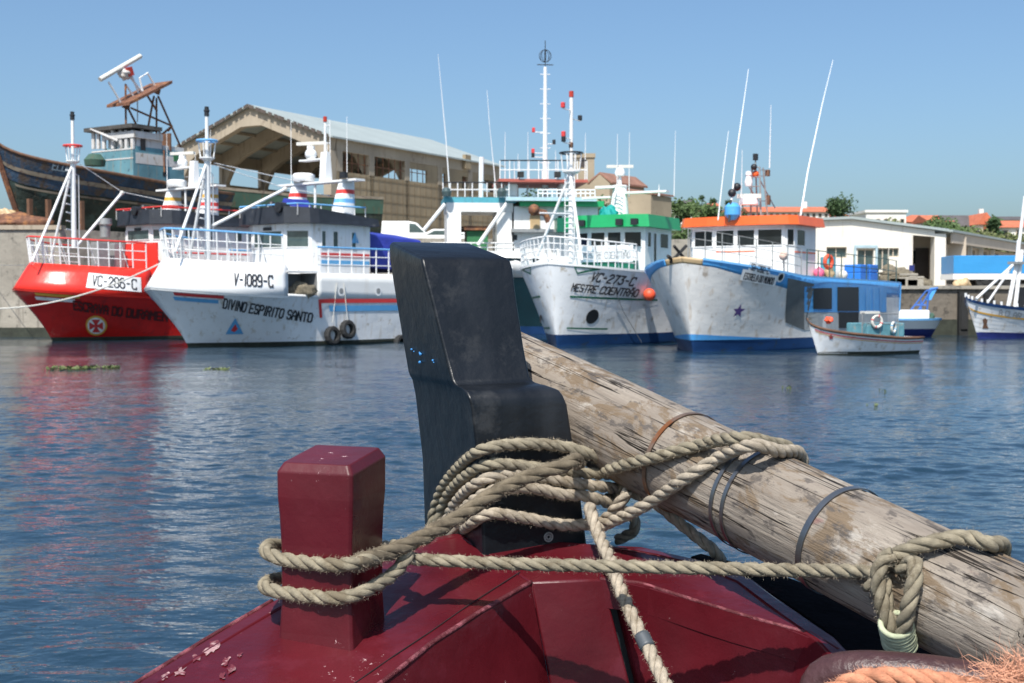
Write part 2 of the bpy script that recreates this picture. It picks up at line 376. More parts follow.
        for fi, lst in wins.items():
            a = V((*plan[fi], 0)); b = V((*plan[(fi+1) % n], 0)); d = b-a; nn = V((d.y, -d.x, 0)).normalized()
            if nn.dot(V(((a.x+b.x)/2-cx, (a.y+b.y)/2-cy, 0))) < 0: nn = -nn
            for w_ in lst:
                f0, f1 = w_[0], w_[1]; za, zb = (w_[2], w_[3]) if len(w_) > 2 else (zw0, zw1)
                p = a+d*f0; q = a+d*f1; fr = .035
                dd = d.normalized()
                wf = MB()
                for (u0, u1, v0, v1) in ((p-dd*fr, q+dd*fr, za-fr, za), (p-dd*fr, q+dd*fr, zb, zb+fr), (p-dd*fr, p, za, zb), (q, q+dd*fr, za, zb)):
                    wf.prism([V((u0.x, u0.y, v0)), V((u1.x, u1.y, v0)), V((u1.x, u1.y, v1)), V((u0.x, u0.y, v1))], nn*.03)
                fo = wf.build('window', 'whitem', wh)
                MB().prism([V((p.x, p.y, za)), V((q.x, q.y, za)), V((q.x, q.y, zb)), V((p.x, p.y, zb))], nn*.012).build('pane', mglass, fo)
        return wh, roof
def wtube(boat, name, pts, r, m, n=8, r2=None, yl=0., parent=None):
    """tube through pixel positions on the boat's centre plane (points may carry their own yl)"""
    mb = MB(); mb.tube([boat.on(p[0], p[1], p[2] if len(p) > 2 else yl) for p in pts], r, n, r2=r2)
    return mb.build(name, m, parent or boat.root)
def ring(mb, c, r, tr, axis, n=24, k=8, mi=0):
    axis = V(axis).normalized(); u = axis.orthogonal().normalized(); v = axis.cross(u)
    mb.tube([V(c)+(u*math.cos(2*math.pi*i/n)+v*math.sin(2*math.pi*i/n))*r for i in range(n)], tr, k, mi, closed=True); return mb
def bow_mast(bt, xb, yb, ytop, yb0, yb1, mring, leg, boom, yl=0.):
    b = bt.on(xb, yb, yl); t = bt.on(xb, ytop, yl); t = V((b.x, yl, t.z-.34)); zr = bt.on(xb, yb1, yl).z; zt = bt.on(xb, yb0, yl).z
    m = MB().tube([b, V((b.x, yl, zr))], .11, 12).tube([V((b.x, yl, zr)), t], .065, 12)
    for i in range(9):
        z = b.z+(zr-b.z)*(i+1)/10; m.tube([V((b.x+.1, yl, z)), V((b.x+.32, yl-.02, z+.04))], .03, 6)
    m.tube([V((b.x-.25, yl, b.z+.3)), V((b.x-.25, yl, zr-.5)), V((b.x-.1, yl, zr-.45))], .022, 6)
    mo = m.build('bow_mast', 'whitem', bt.root, smooth='auto')
    k = MB().lathe([(.01, -.05), (.12, -.05), (.28, .05), (.28, .09), (.01, .09)], (b.x, yl, zr), 12)
    for a in range(4):
        c, s_ = math.cos(a*1.57+.5), math.sin(a*1.57+.5)
        k.tube([V((b.x+.25*c, yl+.25*s_, zr+.05)), V((b.x+.34*c, yl+.34*s_, zt))], .025, 6)
    k.build('basket', 'whitem', mo); ring(MB(), (b.x, yl, zt), .36, .045, (0, 0, 1)).build('basket_ring', mring, mo)
    MB().lathe([(.001, 0), (.09, 0), (.09, .16), (.11, .17), (.11, .22), (.08, .24), (.08, .34), (.001, .36)], t, 12).build('mast_light', 'black', mo)
    for (x, y, yy) in leg: MB().tube([V((b.x, yl, zr-.05)), bt.on(x, y, yy)], .055, 8).build('stay_leg', 'whitem', mo)
    if boom:
        p, q = bt.on(*boom[0]), bt.on(*boom[1]); MB().tube([p, q], .06, 8).build('boom', 'whitem', mo)
        MB().ball(q, .1, 6).build('boom_end', 'offw', mo)
    return mo
def whip(bt, pts, name='whip_antenna', r=.03, yl=0.):
    return wtube(bt, name, pts, r, 'whitem', 6, r2=.008, yl=yl)
def radar_dome(bt, c, r, h, name='radar_dome', parent=None):
    return MB().lathe([(.001, 0), (r*.8, 0), (r, h*.2), (r, h*.65), (r*.9, h*.85), (r*.5, h), (.001, h*1.02)], c, 20).build(name, 'bwhite', parent or bt.root, smooth='auto')
def floodlight(bt, c, parent=None, sz=.22):
    return MB().box(c, (.16, sz*1.2, sz), 0).box(V(c)+V((.09, 0, 0)), (.03, sz*1.3, sz*1.15)).build('floodlight', 'black', parent or bt.root)
def funnel(bt, c, w, d, h, s1, s2, taper=.62, lean=-.15):
    n = 14; prof = []
    mb = MB()
    lv = [(0, 0), (.40, 0), (.52, 1), (.60, 0), (.66, 2), (.78, 0), (1, 0)]
    zs = [0, .40, .52, .66, .78, 1.0]; mi = [0, 2, 0, 1, 0]
    for f in zs:
        k = 1-(1-taper)*f
        for j in range(n):
            a = 2*math.pi*j/n; cx_ = abs(math.cos(a))**.6*(1 if math.cos(a) > 0 else -1); sy_ = abs(math.sin(a))**.6*(1 if math.sin(a) > 0 else -1)
            mb.v.append(V(c)+V((cx_*d/2*k+lean*f*h, sy_*w/2*k, f*h)))
    for i in range(5):
        for j in range(n): mb.f.append((i*n+j, i*n+(j+1) % n, (i+1)*n+(j+1) % n, (i+1)*n+j)); mb.m.append(mi[i])
    mb.f.append(tuple(5*n+j for j in range(n))); mb.m.append(0)
    return mb.build('funnel', ['bwhite', s1, s2], bt.root, smooth='auto')
# ================================================================ SETTING
def water():
    import numpy as np
    rg = np.random.RandomState(4)
    Ys = [3.5]
    while Ys[-1] < 62: Ys.append(Ys[-1]+max(.035, .0019*Ys[-1]))
    Ys = np.array(Ys); nx = 560; U = np.linspace(-1, 1, nx); X = U[None, :]*(Ys[:, None]*.50+3); Y = np.repeat(Ys[:, None], nx, 1)
    def waves(n, l0, l1, spread, base, slope):
        h = np.zeros_like(X)
        for i in range(n):
            lam = l0*(l1/l0)**rg.rand(); th = base+rg.randn()*spread; k = 2*np.pi/lam; ph = rg.rand()*6.28
            a = slope*math.sqrt(2.0/n)/k
            q = k*(X*np.cos(th)+Y*np.sin(th))+ph+.8*np.sin(.35*X*rg.randn()+.4*Y*rg.randn()+rg.rand()*6)
            h += a*(np.sin(q)+.18*np.sin(2*q+1.0))
        return h
    def blot(sc):
        h = np.zeros_like(X)
        for i in range(14): th = rg.rand()*6.28; k = sc*(.6+rg.rand()); h += np.sin(k*(X*np.cos(th)*.6+Y*np.sin(th))+rg.rand()*6.28)
        return np.clip(.5+h/6., 0, 1)
    calm = .45+.8*blot(.28); calm *= np.clip(1.3-(Y-7)/24, .15, 1.35); far = np.clip(1.25-(Y-8)/34, .28, 1.15)
    Z = waves(46, .16, .5, .75, 1.35, .074)*calm + waves(26, .5, 1.6, .55, 1.75, .036)*(.6+.5*blot(.15))*far + waves(10, 2.2, 6, .5, 1.2, .022)
    n, m = X.shape; co = np.stack([X, Y, Z], -1).reshape(-1, 3)
    idx = np.arange(n*m).reshape(n, m); q = np.stack([idx[:-1, :-1], idx[:-1, 1:], idx[1:, 1:], idx[1:, :-1]], -1).reshape(-1, 4)
    extra = np.array([(-700, -30, -.16), (700, -30, -.16), (700, 900, -.16), (-700, 900, -.16)]); co = np.vstack([co, extra]); q = np.vstack([q, np.arange(4)[None]+n*m])
    me = bpy.data.meshes.new('water'); me.vertices.add(len(co)); me.vertices.foreach_set('co', co.ravel()); me.loops.add(q.size); me.loops.foreach_set('vertex_index', q.ravel().astype('i4'))
    me.polygons.add(len(q)); me.polygons.foreach_set('loop_start', (np.arange(len(q))*4).astype('i4')); me.polygons.foreach_set('loop_total', np.full(len(q), 4, 'i4')); me.polygons.foreach_set('use_smooth', np.ones(len(q), bool)); me.update(calc_edges=True)
    mt = bpy.data.materials.new('harbour water'); mt.use_nodes = True; nn = mt.node_tree; L = nn.links; bs = nn.nodes['Principled BSDF']
    bs.inputs['Base Color'].default_value = (.013, .034, .055, 1); bs.inputs['Roughness'].default_value = .05; bs.inputs['IOR'].default_value = 1.333
    tc = nn.nodes.new('ShaderNodeTexCoord'); mp = nn.nodes.new('ShaderNodeMapping'); mp.inputs['Scale'].default_value = (7, 12, 1); L.new(tc.outputs['Object'], mp.inputs[0])
    nz = nn.nodes.new('ShaderNodeTexNoise'); nz.inputs['Scale'].default_value = 1; nz.inputs['Detail'].default_value = 2; L.new(mp.outputs[0], nz.inputs['Vector'])
    bp = nn.nodes.new('ShaderNodeBump'); bp.inputs['Distance'].default_value = .012; L.new(nz.outputs['Fac'], bp.inputs['Height']); L.new(bp.outputs[0], bs.inputs['Normal'])
    me.materials.append(mt); o = bpy.data.objects.new('water', me); S.collection.objects.link(o); return struct(o)
WATER = water()
def slab(name, poly, z, m, top):
    mb = MB(); n = len(poly)
    mb.add([V((x, y, -1)) for x, y in poly]+[V((x, y, z)) for x, y in poly], [(i, (i+1) % n, n+(i+1) % n, n+i) for i in range(n)], 0)
    mb.add([V((x, y, z)) for x, y in poly], [tuple(range(n))], 1)
    return struct(mb.build(name, [m, top]))
YZ = 4.9; QZ = 2.2
slab('shipyard_ground', [(-90, 56.8), (-20.5, 56.8), (-15.5, 64), (1, 67.5), (12.5, 67.5), (12.5, 170), (-90, 170)], YZ, M['conc'], M['quaytop'])
slab('quay', [(12.55, 67.4), (13.6, 60.5), (13.6, 59), (90, 59), (90, 150), (12.55, 150)], QZ, mat('dark stained quay concrete', (.17, .145, .115), .9, .3, .5, bump=.04, streak=(.08, .065, .05), dirt=(.07, .06, .05), dthr=.56, bscale=4), M['quaytop'])
# coping along both walls, fender piles, and weed line
mb = MB().box((51.8, 59.1, QZ+.06), (76, .5, .16)); struct(mb.build('quay_coping', 'conc'))
mb = MB().box((-55.4, 57.0, YZ+.06), (70, .6, .2)); struct(mb.build('shipyard_coping', 'concl'))
mb = MB().box((51.8, 58.97, .3), (76.2, .05, .9)).box((-55.4, 56.78, .12), (70, .05, .6)); struct(mb.build('waterline_weed_band', 'slime'))
for i, x in enumerate((16.1, 17.5, 21.2, 22.4)):
    o = MB().box((x, 58.8, 1.0), (.42, .34, 2.1)).box((x, 58.6, 1.1), (.3, .08, 1.6)).build('fender_pile', 'rubber')
    tag(o, ('black rubber pile on the quay wall, first from the left behind the blue gantry boat', 'black rubber pile on the quay wall, second from the left behind the blue gantry boat',
            'black rubber pile on the bare quay wall under the truck, left one', 'black rubber pile on the bare quay wall beside the white clinker bow')[i], 'fender pile', 'rubber fender piles on the quay wall')
def terrain():
    mb = MB(); nx, ny = 60, 30
    for j in range(ny+1):
        Y = 108+(j/ny)**1.6*900
        for i in range(nx+1):
            X = (-1+2*i/nx)*(110+Y*.75); k = clamp((Y-110)/110); k = k*k*(3-2*k)
            z = 2.0+k*8.0+clamp((Y-220)/400)*16+1.5*NZ.noise(V((X*.02, Y*.02, 0)))*k
            mb.v.append(V((X, Y, z)))
    for j in range(ny):
        for i in range(nx):
            a = j*(nx+1)+i; mb.f.append((a, a+1, a+nx+2, a+nx+1)); mb.m.append(0)
    return struct(mb.build('hillside', 'soil', smooth=True))
terrain()
mb = MB().add([(-900, 100, 1.0), (900, 100, 1.0), (1200, 2500, 1.0), (-1200, 2500, 1.0)], [(0, 1, 2, 3)]); struct(mb.build('land', 'soil'))
# ---------------------------------------------------------------- trees
def tree_mesh(h, w_, n, seed, leaf=.45, lobes=9, trunk=.35, low=.25):
    rnd = random.Random(seed); mb = MB(); L = []
    for i in range(lobes):
        rr = rnd.uniform(.17, .29)*min(w_, h*.8); a = rnd.uniform(0, 6.28); z = rnd.uniform(low*h+rr*.6, h-rr*.95); k = 1-.4*clamp((z/h-.5)*2)**2
        r = rnd.uniform(.15, 1)*(w_*.5-rr*.8)*k
        L.append((V((r*math.cos(a), r*math.sin(a), z)), rr))
    L[0] = (V((0, 0, h-L[0][1]*.9)), L[0][1])
    for i in range(n):
        c, rr = rnd.choice(L); d = V((rnd.gauss(0, 1), rnd.gauss(0, 1), rnd.gauss(0, 1))).normalized()
        p = c+d*rr*(rnd.random()**.45)*(1+.45*NZ.noise(d*2.5+c)); s_ = leaf*rnd.uniform(.45, 1.15)
        u = V((rnd.gauss(0, 1), rnd.gauss(0, 1), rnd.gauss(0, .6))).normalized(); v = u.orthogonal().normalized()
        v = (v+u.cross(v)*rnd.uniform(-1, 1)).normalized()
        mb.add([p-u*s_*.5, p+v*s_*.3, p+u*s_*.5, p-v*s_*.3], [(0, 1, 2, 3)])
    t = MB().tube([V((0, 0, -.5)), V((.05*w_, 0, h*.3)), V((0, .03*w_, h*.62))], trunk, 8, r2=trunk*.3)
    for c, rr in L[:5]: t.tube([V((.03*w_, 0, h*.3)), (V((0, 0, h*.4))+c)/2, c], trunk*.35, 6, r2=.03)
    return mb, t
def gz(X, Y):
    k = clamp((Y-110)/110); k = k*k*(3-2*k); return 2.0+k*8.0+clamp((Y-220)/400)*16+1.5*NZ.noise(V((X*.02, Y*.02, 0)))*k
def tree(name, label, px, Y, ytop, wpx, m, seed, n=1600, leaf=.5, low=.12, group=None, z=None, cat='tree', lobes=11):
    X = (px-512)/F*Y; zb = gz(X, Y) if z is None else z; h = at(px, ytop, Y).z-zb; w_ = wpx*Y/F*2.0; n = int(n*1.9)
    c, t = tree_mesh(h, w_, n, seed, leaf, lobes, max(.08, w_*.035), low)
    r = thing(name, label, cat, (X, Y, zb), 0, group)
    c.build('crown', m, r); t.build('trunk', 'bark', r, smooth=True)
    return r
# ---------------------------------------------------------------- warehouse
def warehouse():
    Yc = 85.; Xc = (332-512)/F*Yc; u = V((.866, -.5, 0)); a = V((.5, .866, 0)); W_ = 14.2; LEN = 22.4
    K = V((Xc, Yc, YZ))                                   # near right corner at ground; local: s left from K along -u, d depth along a
    r = thing('warehouse', 'large open fronted concrete warehouse with arched gable and pale grey roof', 'warehouse', K, 0)
    def P(s_, d, z): return -u*s_ + a*d + V((0, 0, z-YZ))
    ez, rz_ = 12.6, 15.15
    def frame(d, th, name, skip=False):                    # portal frame: arch outline between roof and opening
        mb = MB(); k = 14; out = []; inn = []
        for i in range(k+1):
            f = i/k; out.append((W_*f, ez+(rz_-ez)*(1-abs(2*f-1)) - .02))
            g = .5+(f-.5)*.94; q = 1-abs(2*f-1)
            zi = min(ez-1.0+(rz_-ez)*q, rz_-1.35)-1.5*(1-q)**12
            inn.append((W_*g, zi))
        for i in range(k):
            mb.prism([P(*[out[i][0], d, out[i][1]]), P(out[i+1][0], d, out[i+1][1]), P(inn[i+1][0], d, inn[i+1][1]), P(inn[i][0], d, inn[i][1])], a*th)
        for s0, s1 in ((0, W_*.045), (W_*.955, W_)):
            mb.prism([P(s0, d, YZ), P(s1, d, YZ), P(s1, d, ez-.9), P(s0, d, ez-.9)], a*th)
        return mb.build(name, 'concl', r)
    frame(-.02, .6, 'gable_arch')
    for d in (4.4, 8.8, 13.2, 17.6, 21.9): frame(d, .45, 'portal_frame')
    # roof slopes
    for s0, s1 in ((-.35, W_/2), (W_/2, W_+.35)):
        z0 = ez+(rz_-ez)*(1-abs(2*clamp(s0/W_, -.03, 1.03)-1)) ; z1 = ez+(rz_-ez)*(1-abs(2*clamp(s1/W_, -.03, 1.03)-1))
        MB().prism([P(s0, -.3, z0+.02), P(s1, -.3, z1+.02), P(s1, -.3, z1+.14), P(s0, -.3, z0+.14)], a*(LEN+.7)).build('roof', 'roofs', r)
    mb = MB(); rnd = random.Random(3)
    for s0, s1, n in ((0, W_/2, 13), (W_/2, W_, 13)):      # ragged dark tile edge along the gable
        for i in range(n):
            f0, f1 = i/n, (i+rnd.uniform(.4, .95))/n; sa, sb = s0+(s1-s0)*f0, s0+(s1-s0)*f1
            za, zb = [ez+(rz_-ez)*(1-abs(2*q/W_-1)) for q in (sa, sb)]
            MB().prism([P(sa, -.36, za-.08), P(sb, -.36, zb-.08), P(sb, -.36, zb+.16), P(sa, -.36, za+.16)], a*.05).build('verge_tile', mat('dark mossy verge tiles', (.09, .07, .06), .9, .3, 2), r)
    # long side wall facing the water: solid below, openings between piers, beam above
    def side(s0, name):
        d_ = u*.0
        mb = MB().prism([P(s0, .62, YZ), P(s0, LEN, YZ), P(s0, LEN, 10.35), P(s0, .62, 10.35)], u*-.25*(1 if s0 < 1 else -1)); mb.build(name, 'tanwall', r)
        mb = MB().prism([P(s0, .62, 11.75), P(s0, LEN, 11.75), P(s0, LEN, ez-.02), P(s0, .62, ez-.02)], u*-.3*(1 if s0 < 1 else -1)).build('eaves_beam', 'concl', r)
        for d in (0.62, 4.3, 8.7, 13.1, 17.5, 21.8):
            MB().prism([P(s0-.02, d, 10.352), P(s0-.02, d+.62, 10.352), P(s0-.02, d+.62, 11.748), P(s0-.02, d, 11.748)], u*-.3*(1 if s0 < 1 else -1)).build('pier', 'concl', r)
        mb = MB()
        for d in [x*.73+.9 for x in range(29)]: mb.prism([P(s0+.1, d, 10.352), P(s0+.1, d+.05, 10.352), P(s0+.1, d+.05, 11.748), P(s0+.1, d, 11.748)], u*.05)
        mb.prism([P(s0+.1, .7, 11.0), P(s0+.1, LEN, 11.0), P(s0+.1, LEN, 11.05), P(s0+.1, .7, 11.05)], u*.04)
        if s0 < 1: mb.build('window_bars', 'rust', r)
    side(0., 'side_wall'); side(W_, 'rear_side_wall')
    for d0, d1, z0, z1 in ((8.7, 21.9, 11.3, 11.748), (11.7, 13.2, 10.352, 11.3), (14.2, 16.6, 10.352, 11.3), (18.0, 19.2, 10.352, 11.3)):
        MB().prism([P(.02, d0, z0), P(.02, d1, z0), P(.02, d1, z1), P(.02, d0, z1)], u*-.2).build('window_infill', 'tanwall', r)
    # net of block joints on the outside of the side wall
    mb = MB()
    for i in range(29): d = .9+i*.75; mb.prism([P(-.012, d, YZ), P(-.012, d+.04, YZ), P(-.012, d+.04, 10.34), P(-.012, d, 10.34)], u*.02)
    for z in [5.6+.75*i for i in range(7)]: mb.prism([P(-.012, .7, z), P(-.012, LEN, z), P(-.012, LEN, z+.03), P(-.012, .7, z+.03)], u*.018)
    mb.build('wall_joints', mat('wall joint', (.24, .18, .11), .9, .1, 2), r)
    for s0, s1, z0, z1 in ((.8, W_-.8, YZ, 10.4),):
        MB().prism([P(s0, LEN-.1, z0), P(s1, LEN-.1, z0), P(s1, LEN-.1, z1), P(s0, LEN-.1, z1)], a*.2).build('end_wall', 'tanwall', r)
    # purlins
    mb = MB()
    for f in (.14, .26, .38, .62, .74, .86):
        z = ez+(rz_-ez)*(1-abs(2*f-1))-.22; mb.prism([P(W_*f, .6, z), P(W_*f+.22, .6, z), P(W_*f+.22, .6, z+.2), P(W_*f, .6, z+.2)], a*(LEN-.8))
    mb.build('purlins', 'concl', r)
    MB().prism([P(-.02, 16.6, 11.9), P(-.02, 17.4, 11.9), P(-.02, 17.4, 13.0), P(-.02, 16.6, 13.0)], u*.3).build('vent_block', 'tanwall', r)
    return r
warehouse()
# ---------------------------------------------------------------- white quay building
def quay_building():
    Y = 70.; X0 = (760-512)/F*Y; X1 = (931-512)/F*Y; Xp = (945-512)/F*Y; Xo = (912-512)/F*Y
    r = thing('quay_building', 'long low cream harbour building with shallow gable and open porch corner', 'building', (X0, Y, QZ))
    def zat(y): return at(500, y, Y).z-QZ
    zl, zpk, zr = zat(223), zat(219.5), zat(232)
    xm = (850-512)/F*Y-X0; W_ = Xp-X0; xo = Xo-X0; xc = X1-X0+.15
    def zt(x): return zl+(zpk-zl)*x/xm if x < xm else zpk+(zr-zpk)*(x-xm)/(W_-xm)
    # window holes cut in the front: build the front from vertical slices
    wz0, wz1 = zat(266), zat(245)
    def X(px): return (px-512)/F*Y-X0
    holes = [(X(826), X(846), zat(258), zat(247)), (X(857), X(873), zat(266), zat(249)), (X(877), X(888), zat(270), zat(248)), (X(888.3), X(898), zat(257), zat(248))]
    mb = MB(); xs = sorted({0, xo, xm}|{h[0] for h in holes}|{h[1] for h in holes})
    for a, b in zip(xs, xs[1:]):
        hs = [h for h in holes if h[0] <= a+1e-6 and h[1] >= b-1e-6]
        zz = [(0, 0, None)] if not hs else None
        if not hs: mb.prism([V((a, 0, 0)), V((b, 0, 0)), V((b, 0, zt(b))), V((a, 0, zt(a)))], (0, .3, 0))
        else:
            h = hs[0]; mb.prism([V((a, 0, 0)), V((b, 0, 0)), V((b, 0, h[2])), V((a, 0, h[2]))], (0, .3, 0))
            mb.prism([V((a, 0, h[3])), V((b, 0, h[3])), V((b, 0, zt(b))), V((a, 0, zt(a)))], (0, .3, 0))
    zo = zat(235)
    mb.prism([V((xo, 0, zo)), V((xc, 0, zo-.1)), V((xc, 0, zt(xc))), V((xo, 0, zt(xo)))], (0, .3, 0))
    mb.build('front_wall', 'cream', r)
    MB().box(((xc+W_)/2, .35, zt(W_)/2-.05), (W_-xc, .7, zt(W_)-.1)).build('corner_pillar', 'cream', r)
    for h in holes:
        wf = MB().box(((h[0]+h[1])/2, .18, h[2]+.03), (h[1]-h[0], .08, .06)).box(((h[0]+h[1])/2, .18, h[3]-.03), (h[1]-h[0], .08, .06)).box(((h[0]+h[1])/2, .18, (h[2]+h[3])/2), (.05, .08, h[3]-h[2]-.13)).build('window', 'creamd', r)
        MB().box(((h[0]+h[1])/2, .24, (h[2]+h[3])/2), (h[1]-h[0], .02, h[3]-h[2])).build('pane', 'gglass', wf)
    MB().box((X(865), -.05, zat(248)+.08), (X(876)-X(853), .12, .16)).box((X(854), -.05, zat(257)), (.12, .1, 1.05)).box((X(875.5), -.05, zat(257)), (.12, .1, 1.05)).build('window_surround', mat('pale blue frame', (.38, .5, .55), .6), r)
    # porch: left inner wall splays inwards, back wall with a window and door
    mb = MB().prism([V((xo, .3, 0)), V((xo+.8, 2.4, 0)), V((xo+.8, 2.4, zo)), V((xo, .3, zo))], (-.2, .02, 0)); mb.prism([V((xo+.7, 2.4, 0)), V((W_+2, 2.4, 0)), V((W_+2, 2.4, zo)), V((xo+.7, 2.4, zo))], (0, .2, 0))
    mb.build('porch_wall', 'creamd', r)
    MB().box((X(925)+.25, 2.32, zat(256)), (.7, .08, .75)).build('porch_window', 'glass', r)
    MB().box((X(933)+.1, 2.32, 1.2), (.75, .1, 2.4)).build('porch_door', 'door', r)
    # right hand side running back under a deep fascia
    a = V((.54, .84, 0)); L_ = 26.
    def Q(d, z, o=0): return V((W_, .7, z))+a*d+V((.84, -.54, 0))*o
    zf = zt(W_)
    mb = MB(); hs = [(1.4, 2.8, 0, 2.45), (4.2, 5.4, 1.9, 2.45), (6.4, 8.2, 1.9, 2.45), (9.6, 11.6, 1.9, 2.45), (13, 15, 1.9, 2.45)]
    ds = sorted({0, L_}|{h[0] for h in hs}|{h[1] for h in hs})
    for d0, d1 in zip(ds, ds[1:]):
        h = [h for h in hs if h[0] == d0 and h[1] == d1]
        if not h: mb.prism([Q(d0, 0), Q(d1, 0), Q(d1, zf-.6), Q(d0, zf-.6)], V((-.84, .54, 0))*.3)
        else:
            mb.prism([Q(d0, 0), Q(d1, 0), Q(d1, h[0][2]), Q(d0, h[0][2])], V((-.84, .54, 0))*.3) if h[0][2] else None
            mb.prism([Q(d0, h[0][3]), Q(d1, h[0][3]), Q(d1, zf-.6), Q(d0, zf-.6)], V((-.84, .54, 0))*.3)
            MB().prism([Q(d0, h[0][2], -.2), Q(d1, h[0][2], -.2), Q(d1, h[0][3], -.2), Q(d0, h[0][3], -.2)], V((-.84, .54, 0))*.03).build('side_opening', 'door' if h[0][2] else 'doorb', r)
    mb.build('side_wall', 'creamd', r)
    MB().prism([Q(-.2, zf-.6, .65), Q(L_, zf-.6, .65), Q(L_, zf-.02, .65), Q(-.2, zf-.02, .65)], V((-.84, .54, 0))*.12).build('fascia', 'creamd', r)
    for d in (3.4, 6.0, 9.0, 12.3): MB().prism([Q(d, zf-1.4, .3), Q(d+.14, zf-1.4, .3), Q(d+.14, zf-.6, .3), Q(d, zf-.6, .3)], V((-.84, .54, 0))*.25).build('bracket', 'housew', r)
    # roof
    mb = MB().prism([V((-.2, -.25, zl+.02)), V((xm, -.25, zpk+.02)), V((xm, -.25, zpk+.16)), V((-.2, -.25, zl+.16))], (0, 16, 0)); mb.prism([V((xm, -.25, zpk+.02)), V((W_+.1, -.25, zr+.02)), V((W_+.1, -.25, zr+.16)), V((xm, -.25, zpk+.16))], (0, 16, 0)); mb.build('roof', 'roofs', r)
    MB().prism([Q(-.6, zf, .75), Q(L_, zf, .75), Q(L_, zf+.13, .75), Q(-.6, zf+.13, .75)], V((-.84, .54, 0))*5).build('side_roof', 'roofs', r)
    MB().box((X(911), -.02, zat(268)), (.28, .04, .32)).build('wall_sign', 'navy', r)
    return r
quay_building()
# ---------------------------------------------------------------- distant town
def house(name, label, x0, x1, ytop, ybot, Y, mw, mr, roof='gable', wins=4, rh=None, group='houses of the town on the hill', depth=9., rows=1, chim=False):
    a = at(x0, ybot, Y); b = at(x1, ybot, Y); top = at((x0+x1)/2, ytop, Y).z; w_ = b.x-a.x; zb = min(a.z, gz(a.x, Y))-1; h = top-zb
    rh = (rh or .0)*Y/F if roof != 'flat' else 0
    r = thing(name, label, 'house', (a.x, Y, zb), 0, group)
    MB().box((w_/2, depth/2, (h-rh)/2), (w_, depth, h-rh)).build('wall', mw, r)
    if roof == 'gable':
        MB().prism([V((-.4, -.5, h-rh)), V((-.4, depth+.5, h-rh)), V((-.4, depth/2, h))], (w_+.8, 0, 0)).build('roof', mr, r)
    elif roof == 'front':
        MB().prism([V((-.5, -.4, h-rh)), V((w_+.5, -.4, h-rh)), V((w_/2, -.4, h))], (0, depth+.8, 0)).build('roof', mr, r)
    elif roof == 'hip':
        MB().add([(-.4, -.4, h-rh), (w_+.4, -.4, h-rh), (w_+.4, depth+.4, h-rh), (-.4, depth+.4, h-rh), (w_*.3, depth/2, h), (w_*.7, depth/2, h)], [(0, 1, 5, 4), (1, 2, 5), (2, 3, 4, 5), (3, 0, 4), (3, 2, 1, 0)]).build('roof', mr, r)
    else: MB().box((w_/2, depth/2, h+.2), (w_+.5, depth+.5, .4)).build('parapet', 'housew', r)
    if chim: MB().box((w_*.75, depth*.4, h), (.7, .7, 1.6)).build('chimney', mw, r)
    vis = (ybot-ytop)*Y/F-rh
    for rr in range(rows):
        for i in range(wins):
            x = w_*(i+.5)/wins; z = h-rh-vis*(rr+.55)/rows; s_ = min(1.3, vis/rows*.55, w_/wins*.5)
            fo = MB().box((x, -.04, z), (s_*1.15, .08, s_*1.25)).build('window', 'creamd', r)
            MB().box((x, -.1, z), (s_*.8, .04, s_*.95)).build('pane', 'glass', fo)
    return r
house('town_house', 'long white block with orange tile roof above the orange boat wheelhouse', 750, 829, 205, 224, 210, 'housew', 'tile', 'gable', 13, 7, rows=2, chim=True)
house('town_house', 'white flat roofed house just right of the big green tree', 866, 906, 212.5, 228, 200, 'housew', 'greyroof', 'flat', 5)
house('town_house', 'yellow house with wide low orange roof above the porch of the cream building', 901, 948, 216, 232, 215, 'housey', 'tile', 'hip', 4, 6)
house('town_house', 'small white house front with orange roof peeking behind the yellow house', 912, 932, 213.5, 225, 240, 'housew', 'tile', 'hip', 2, 5)
house('town_house', 'house with bright orange roof left of the long grey roof', 930, 952, 213.5, 232, 205, 'housew', 'tile', 'gable', 2, 8)
house('town_house', 'house under a long dark grey slate roof', 950, 982, 213.5, 236, 203, 'housew', 'greyroof', 'gable', 2, 13)
house('town_house', 'tall white gabled house with orange roof between grey roofs', 979, 992, 212.5, 238, 200, 'housew', 'tile', 'front', 1, 12, chim=True)
house('town_house', 'house with orange roof over white wall at the right edge of town', 998, 1040, 219, 238, 195, 'housew', 'tile', 'gable', 3, 8.5)
house('town_house', 'grey roofed house behind the orange roof at the right edge', 990, 1032, 215, 226, 230, 'housew', 'greyroof', 'gable', 3, 5)
rnd = random.Random(11)
for i, (x0, x1, yt, yb, Y, w_, rf, t) in enumerate((
  (650, 661, 205, 212, 330, 'housew', 'tile', 'white cottage with orange roof left of the hill trees, beside the green boat radar arm'),
  (672, 683, 203, 211, 340, 'housew', 'tile', 'white cottage with orange roof low in the trees right of the green boat whip'),
  (686, 693, 199, 208, 350, 'housew', 'greyroof', 'narrow white house with grey roof topmost on the hill'),
  (697, 709, 207, 216, 300, 'housey', 'tile', 'cream cottage with orange roof above the green wheelhouse end'),
  (711, 719, 202, 211, 330, 'housew', 'tile', 'tiny white cottage with orange roof left of the thin whip antenna'),
  (722, 733, 209, 219, 290, 'housey', 'tile', 'low cream cottage with orange roof left of the blue ball buoy'),
  (835, 850, 213, 224, 260, 'housew', 'tile', 'small white house half hidden by the big green tree'),
  (600, 612, 196, 206, 300, 'housew', 'tile', 'bright orange roofed house showing beside the church flank'))):
    house('town_house', t, x0, x1, yt, yb, Y, w_, rf, 'gable', 2, 4)
